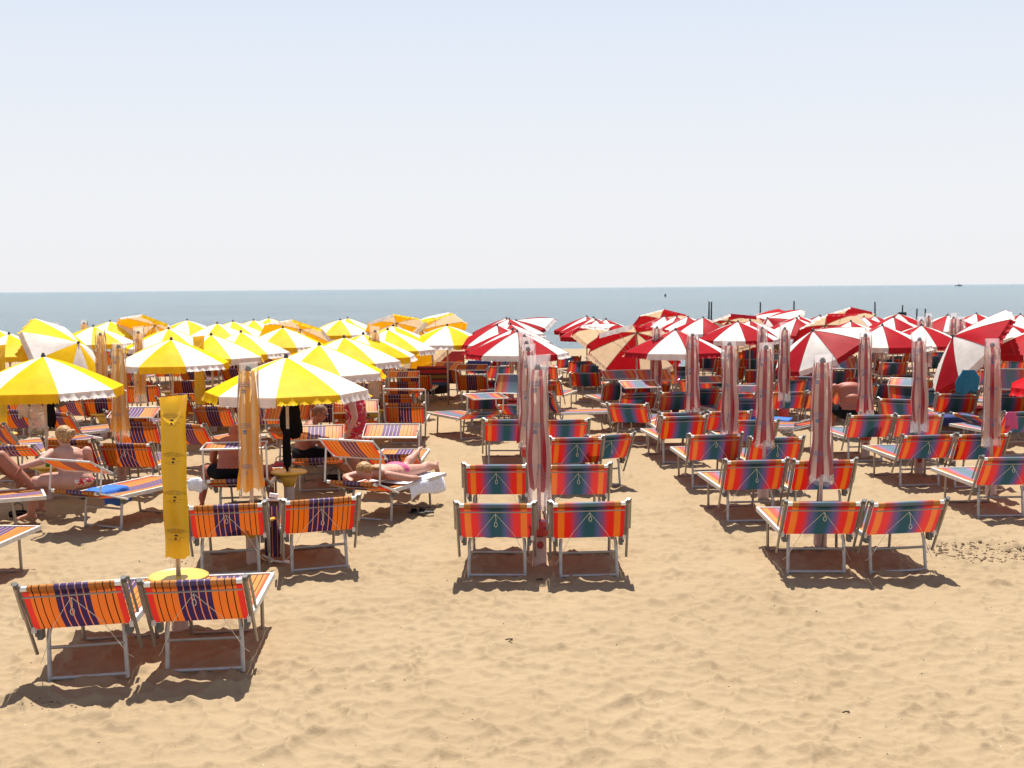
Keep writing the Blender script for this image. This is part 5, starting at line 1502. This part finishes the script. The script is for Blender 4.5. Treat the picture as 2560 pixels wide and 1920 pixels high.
draped('navy_towel', B0[0], B0[1], 0, .68, .33, .2, .84, 'navy_towel', 'navy blue towel over a lounger back left of the aisle', .3)
B0 = (5.461, 22.809, 0.363)
laid('blue_towel', B0[0] - .2, B0[1] - .25, rad(70), .62, .9, .43, 'blue_towel', 'flat blue towel on a side on lounger behind the wrapped parasols', .05)
B0 = (8.270, 22.524, 0.394)
laid('navy_towel', B0[0] - .45, B0[1] + .30, rad(-72), .74, 1.0, .45, 'navy_towel', 'navy towel hanging off the low lounger near the right edge', .22)
B0 = (-4.145, 15.571, 0.411)
hanging('white_shirt', (B0[0], B0[1], B0[2] + .04), .22, .16, .12, 'white_towel', 'crumpled white shirt on the corner of the bare backed man\'s lounger', 'shirt', 21)

def bag_box(name, loc, size, mat, label, cat, rz=0.0):
    root = thing(name, loc, rz, label, cat)
    sx, sy, sz = size
    def fn():
        b_ = MB()
        n, rows = 28, 8
        vs_ = []
        for i in range(rows + 1):
            v = i / rows
            k_ = 1 - .16 * abs(v * 2 - 1) ** 6 * 1.5
            for q_ in range(n):
                a = 2 * math.pi * q_ / n
                cx = math.copysign(abs(math.cos(a)) ** .35, math.cos(a)); cy = math.copysign(abs(math.sin(a)) ** .35, math.sin(a))
                vs_.append((cx * sx * .5 * k_ * (1 + .03 * math.sin(v * 9 + q_)), cy * sy * .5 * k_, v * sz))
        fs = [(i * n + q_, i * n + (q_ + 1) % n, (i + 1) * n + (q_ + 1) % n, (i + 1) * n + q_) for i in range(rows) for q_ in range(n)]
        fs += [tuple(range(n))[::-1], tuple(rows * n + q_ for q_ in range(n))]
        return b_.add(vs_, fs)
    obj('body', fn().mesh('body', mat, True, 50), root)
    obj('strap', MB().tube([(-sx * .3, 0, sz), (-sx * .28, 0, sz + .07), (0, 0, sz + .11), (sx * .28, 0, sz + .07), (sx * .3, 0, sz)], .008, 6).mesh('strap', 'dark_plastic'), root)
    obj('zip', MB().tube([(-sx * .46, -sy * .51, sz * .78), (0, -sy * .52, sz * .80), (sx * .46, -sy * .51, sz * .78)], .005, 5).mesh('zip', 'dark_plastic'), root)
    return root
G = (-3.669, 18.807, -0.047); bag_box('cool_bag', G, (.24, .18, .23), 'red_bag', 'dark red cool bag standing left of the sitting man', 'bag', .1)
G = (-2.737, 18.318, -0.046); bag_box('black_bag', G, (.26, .16, .10), 'black_fabric', 'black bag lying on the sand under the man\'s lounger', 'bag', .2)
G = (-6.495, 15.557, -0.039); bag_box('black_bag', G, (.22, .14, .08), 'black_fabric', 'small black bag on the sand below the raised legs', 'bag', .4)
def slipper(loc, rz, label):
    root = thing('slipper', loc, rz, label, 'slipper', 'black beach slippers')
    def sole():
        n = 24
        o_ = []
        for k in range(n):
            a = 2 * math.pi * k / n
            o_.append((math.cos(a) * (.045 + .008 * math.sin(a)), math.sin(a) * .13))
        b_ = MB()
        return b_.add([(x_, y_, 0) for x_, y_ in o_] + [(x_, y_, .022) for x_, y_ in o_], [tuple(range(n))[::-1], tuple(range(n, 2 * n))] + [(k, (k + 1) % n, n + (k + 1) % n, n + k) for k in range(n)])
    obj('sole', cached('sole', lambda: sole().mesh('sole', 'dark_plastic', True, 40)), root)
    obj('strap', cached('slstrap', lambda: MB().grid(lambda u, v: ((u - .5) * .094, .01 + v * .055, .018 + .05 * math.sin(math.pi * u)), 8, 3).mesh('strap', 'black_fabric')), root)
G = (-1.263, 15.496, -0.039); slipper((G[0], G[1], G[2] + .01), 1.1, 'black slipper left of pair beside the sunbather\'s lounger')
G = (-1.157, 15.548, -0.039); slipper((G[0], G[1], G[2] + .01), 1.3, 'black slipper right of pair beside the sunbather\'s lounger')
# bottle on the left parasol's table
G = OPEN_PARASOLS[0]
root = thing('bottle', (G[0] + .05, G[1] - .12, -SLOPE * G[1] + .465), 0, 'small green bottle on the table left of the blonde woman', 'bottle')
obj('body', MB().lathe([(.026, 0), (.03, .005), (.03, .11), (.024, .135), (.012, .16), (.012, .175)], 14).mesh('body', 'green_bottle', True, 40), root)
obj('cap', MB().lathe([(.014, .176), (.014, .195), (.012, .197)], 10).mesh('cap', 'white_plastic', True, 40), root)

# folded lounger standing on end between the two striped ones
G = (-2.571, 12.800, -0.032)
root = thing('folded_lounger', (G[0], G[1], ground_z(G[0], G[1]) - .01), rad(20), 'folded orange lounger standing on end between two striped loungers', 'sun lounger')
for s in (-1, 1):
    for q_, (yy, ln) in enumerate(((-.06, .72), (.05, .66))):
        obj('frame_tube', MB().tube([(s * .075 + .02 * q_, yy, .0), (s * .075 + .02 * q_ - .015, yy - .02, ln)], .014, 8).mesh('frame_tube', 'white_rail'), root)
obj('folded_cloth', MB().grid(lambda u, v: (-.12 + .17 * u + .015 * math.sin(v * 7), .02 + .03 * math.sin(u * 3.1), .06 + v * .56), 8, 10).mesh('folded_cloth', 'orange_stripe_cloth'), root)
obj('top_bar', MB().tube([(-.10, -.08, .72), (.12, -.08, .70)], .015, 8).mesh('top_bar', 'white_rail'), root)
obj('folded_leg', MB().tube([(-.14, .03, .10), (-.02, -.05, .04), (.10, -.08, .02)], .013, 8).mesh('folded_leg', 'white_rail'), root)
obj('hinge_block', MB().box((-.02, -.08, .76), (.09, .05, .04), 0, .2).mesh('hinge_block', 'white_plastic', False), root)
obj('foot_block', MB().box((.10, -.09, .02), (.05, .05, .05), 0, .2).mesh('foot_block', 'white_plastic', False), root)

# green locker behind the yellow block
G = (-3.827, 35.519, -0.089)
root = thing('beach_locker', G, 0, 'dark green locker with white top behind the yellow parasols', 'locker')
obj('cabinet', MB().box((0, 0, .33), (.42, .35, .66)).mesh('cabinet', 'teal_paint', False), root)
obj('lid', MB().box((0, 0, .68), (.48, .40, .05)).mesh('lid', 'white_plastic', False), root)
obj('door', MB().box((0, -.178, .33), (.36, .012, .56)).mesh('door', 'teal_paint', False), root)

# ------------------------------------------------------------------ things at sea
def post(u, y, ztop, label, lean=0.0, sign=False):
    x_ = u
    root = thing('sea_post', (x_, y, SEA_Z), 0, label, 'post', 'wooden posts standing in the sea', ry=lean)
    obj('stake', MB().tube([(0, 0, -.6), (0, 0, (ztop - SEA_Z) * .5), (.01, 0, ztop - SEA_Z)], [.062, .056, .048], 8).mesh('stake', 'post_wood'), root)
    if sign:
        obj('sign_board', MB().box((0, -.07, ztop - SEA_Z - .62), (.50, .03, .30)).mesh('sign_board', 'post_wood', False), root)
    else:
        obj('stake_cap', MB().lathe([(.05, ztop - SEA_Z), (.052, ztop - SEA_Z + .02), (.03, ztop - SEA_Z + .035)], 8).mesh('stake_cap', 'post_wood'), root)
def at_depth(u, v, d):
    """world x, z of a sight line at distance d along the beach axis"""
    return ((u - 1280) / 3000 * d, 2.9 - (v - 719.5 + (u - 1280) * .0082) * d / 3000)
for u, v, lab, sg in ((1773, 754, 'left of the two close thin posts in the sea', 0), (1779, 755, 'right of the two close thin posts in the sea', 0), (1901, 756, 'sea post rising behind the raised red parasol rims', 0),
                      (1985, 753, 'lone sea post right of the raised red parasol rims', 0), (2189, 755, 'leaning sea post above the right red parasols', 0), (2256, 762, 'sea post carrying a dark rectangular sign board', 1),
                      (2292, 772, 'short sea post right of the sign board, left of two', 0), (2313, 772, 'short sea post right of the sign board, right of two', 0)):
    xx, zz = at_depth(u, v, 80.0)
    post(xx, 80.0, zz, lab, lean=-.03 if u == 2189 else 0, sign=bool(sg))
xx, _ = at_depth(2395, 705, 2600.0)
root = thing('sailing_boat', (xx, 2600.0, SEA_Z), 0, 'tiny grey sailing boat on the horizon at right', 'boat')
def hull():
    st_ = [(-7.5, .3, 1.5), (-5, 1.6, 1.3), (0, 2.0, 1.2), (5, 1.5, 1.4), (8.2, .1, 1.9)]
    vs_, fs = [], []
    for xq, w_, t_ in st_:
        vs_ += [(xq, -w_, t_), (xq, -w_ * .6, -.3), (xq, w_ * .6, -.3), (xq, w_, t_)]
    for i in range(4):
        for k in range(4):
            fs.append((i * 4 + k, i * 4 + (k + 1) % 4, (i + 1) * 4 + (k + 1) % 4, (i + 1) * 4 + k))
    return MB().add(vs_, fs + [(0, 1, 2, 3), (19, 18, 17, 16)])
obj('hull', hull().mesh('hull', 'boat_hull', False), root)
obj('cabin', MB().box((1.5, 0, 1.9), (5, 1.8, 1.3)).mesh('cabin', 'boat_hull', False), root)
obj('mast', MB().tube([(-1, 0, 1), (-1, 0, 17)], .16, 6).mesh('mast', 'mast'), root)
obj('furled_sail', MB().tube([(-1, 0, 3), (5, 0, 2.9)], .3, 6).mesh('furled_sail', 'mast'), root)
xx, _ = at_depth(1664, 741, 420.0)
root = thing('buoy', (xx, 420.0, SEA_Z), 0, 'small dark buoy floating far out left of the sea posts', 'buoy')
obj('float', MB().lathe([(.12, -.2), (.42, .0), (.42, .2), (.2, .45), (.06, .5)], 12).mesh('float', 'post_wood'), root)
obj('marker', MB().tube([(0, 0, .45), (0, 0, .95)], .06, 6).mesh('marker', 'post_wood'), root)

# ------------------------------------------------------------------ litter and clods on the sand
def clod(b_, x_, y_, r, sq=.6):
    z_ = ground_z(x_, y_)
    ico = [(0, 0, 1), (.894, 0, .447), (.276, .851, .447), (-.724, .526, .447), (-.724, -.526, .447), (.276, -.851, .447), (.5, .5, -.4), (-.5, .5, -.4), (-.5, -.5, -.4), (.5, -.5, -.4)]
    vs_ = [(x_ + px * r * random.uniform(.7, 1.3), y_ + py * r * random.uniform(.7, 1.3), z_ + pz * r * sq * random.uniform(.7, 1.3)) for px, py, pz in ico]
    b_.add(vs_, [(0, 1, 2), (0, 2, 3), (0, 3, 4), (0, 4, 5), (0, 5, 1), (1, 6, 2), (2, 6, 7), (2, 7, 3), (3, 7, 8), (3, 8, 4), (4, 8, 9), (4, 9, 5), (5, 9, 1), (1, 9, 6)])
b_ = MB()
for k in range(520):
    a, rr_ = random.uniform(0, 6.28), random.gauss(.62, .22)
    clod(b_, DUG[0] + math.cos(a) * rr_ * 1.0, DUG[1] + math.sin(a) * rr_ * .75, abs(random.gauss(.009, .006)) + .003)
for (u_, n_) in ((((-3.420, 8.368, -0.021)), 60), (((-5.351, 13.490, -0.034)), 10), (((-3.528, 12.816, -0.032)), 50)):
    for k in range(n_):
        clod(b_, u_[0] + random.gauss(0, .14), u_[1] + random.gauss(0, .07), abs(random.gauss(.005, .003)) + .002)
o_ = obj('sand_clods', b_.mesh('sand_clods', 'wet_sand', False)); tag(o_, 'damp dark clods of freshly dug sand', kind='stuff')
b_ = MB()
for k in range(420):
    yy = 5.5 + 16 * random.random() ** 1.6
    clod(b_, random.uniform(-.5, .5) * yy, yy, random.choice((.003, .004, .005, .008)), random.uniform(.4, 1))
o_ = obj('beach_debris', b_.mesh('beach_debris', 'dark_debris', False)); tag(o_, 'tiny dark bits of twig and seaweed strewn on the sand', kind='stuff')
b_ = MB()
for k in range(160):
    yy = 5.5 + 12 * random.random() ** 1.6
    clod(b_, random.uniform(-.5, .5) * yy, yy, random.choice((.003, .004, .006)), .5)
o_ = obj('shell_bits', b_.mesh('shell_bits', 'shell', False)); tag(o_, 'scattered white bits of shell on the sand', kind='stuff')
for (px_, lab, sc_) in (((0.259, 11.941, -0.030), 'small dark lump on the sand between the centre front pair', 1.1), ((-0.044, 9.778, -0.024), 'dark forked twig on open sand in the foreground', 1.0), ((1.680, 10.450, -0.026), 'small dark twig on the sand right of the centre', .8), ((2.279, 8.046, -0.020), 'lone dark chip on the sand at lower right', .8)):
    o_ = obj('twig', MB().tube([(-.03 * sc_, 0, .004), (.0, .01, .008), (.035 * sc_, .02, .006)], [.005, .006, .004], 5).tube([(.0, .008, .008), (.03 * sc_, -.012, .006)], .004, 5).mesh('twig', 'dark_debris'))
    o_.location = (px_[0], px_[1], ground_z(px_[0], px_[1]) + .008); tag(o_, lab, 'twig', 'twigs on the sand')
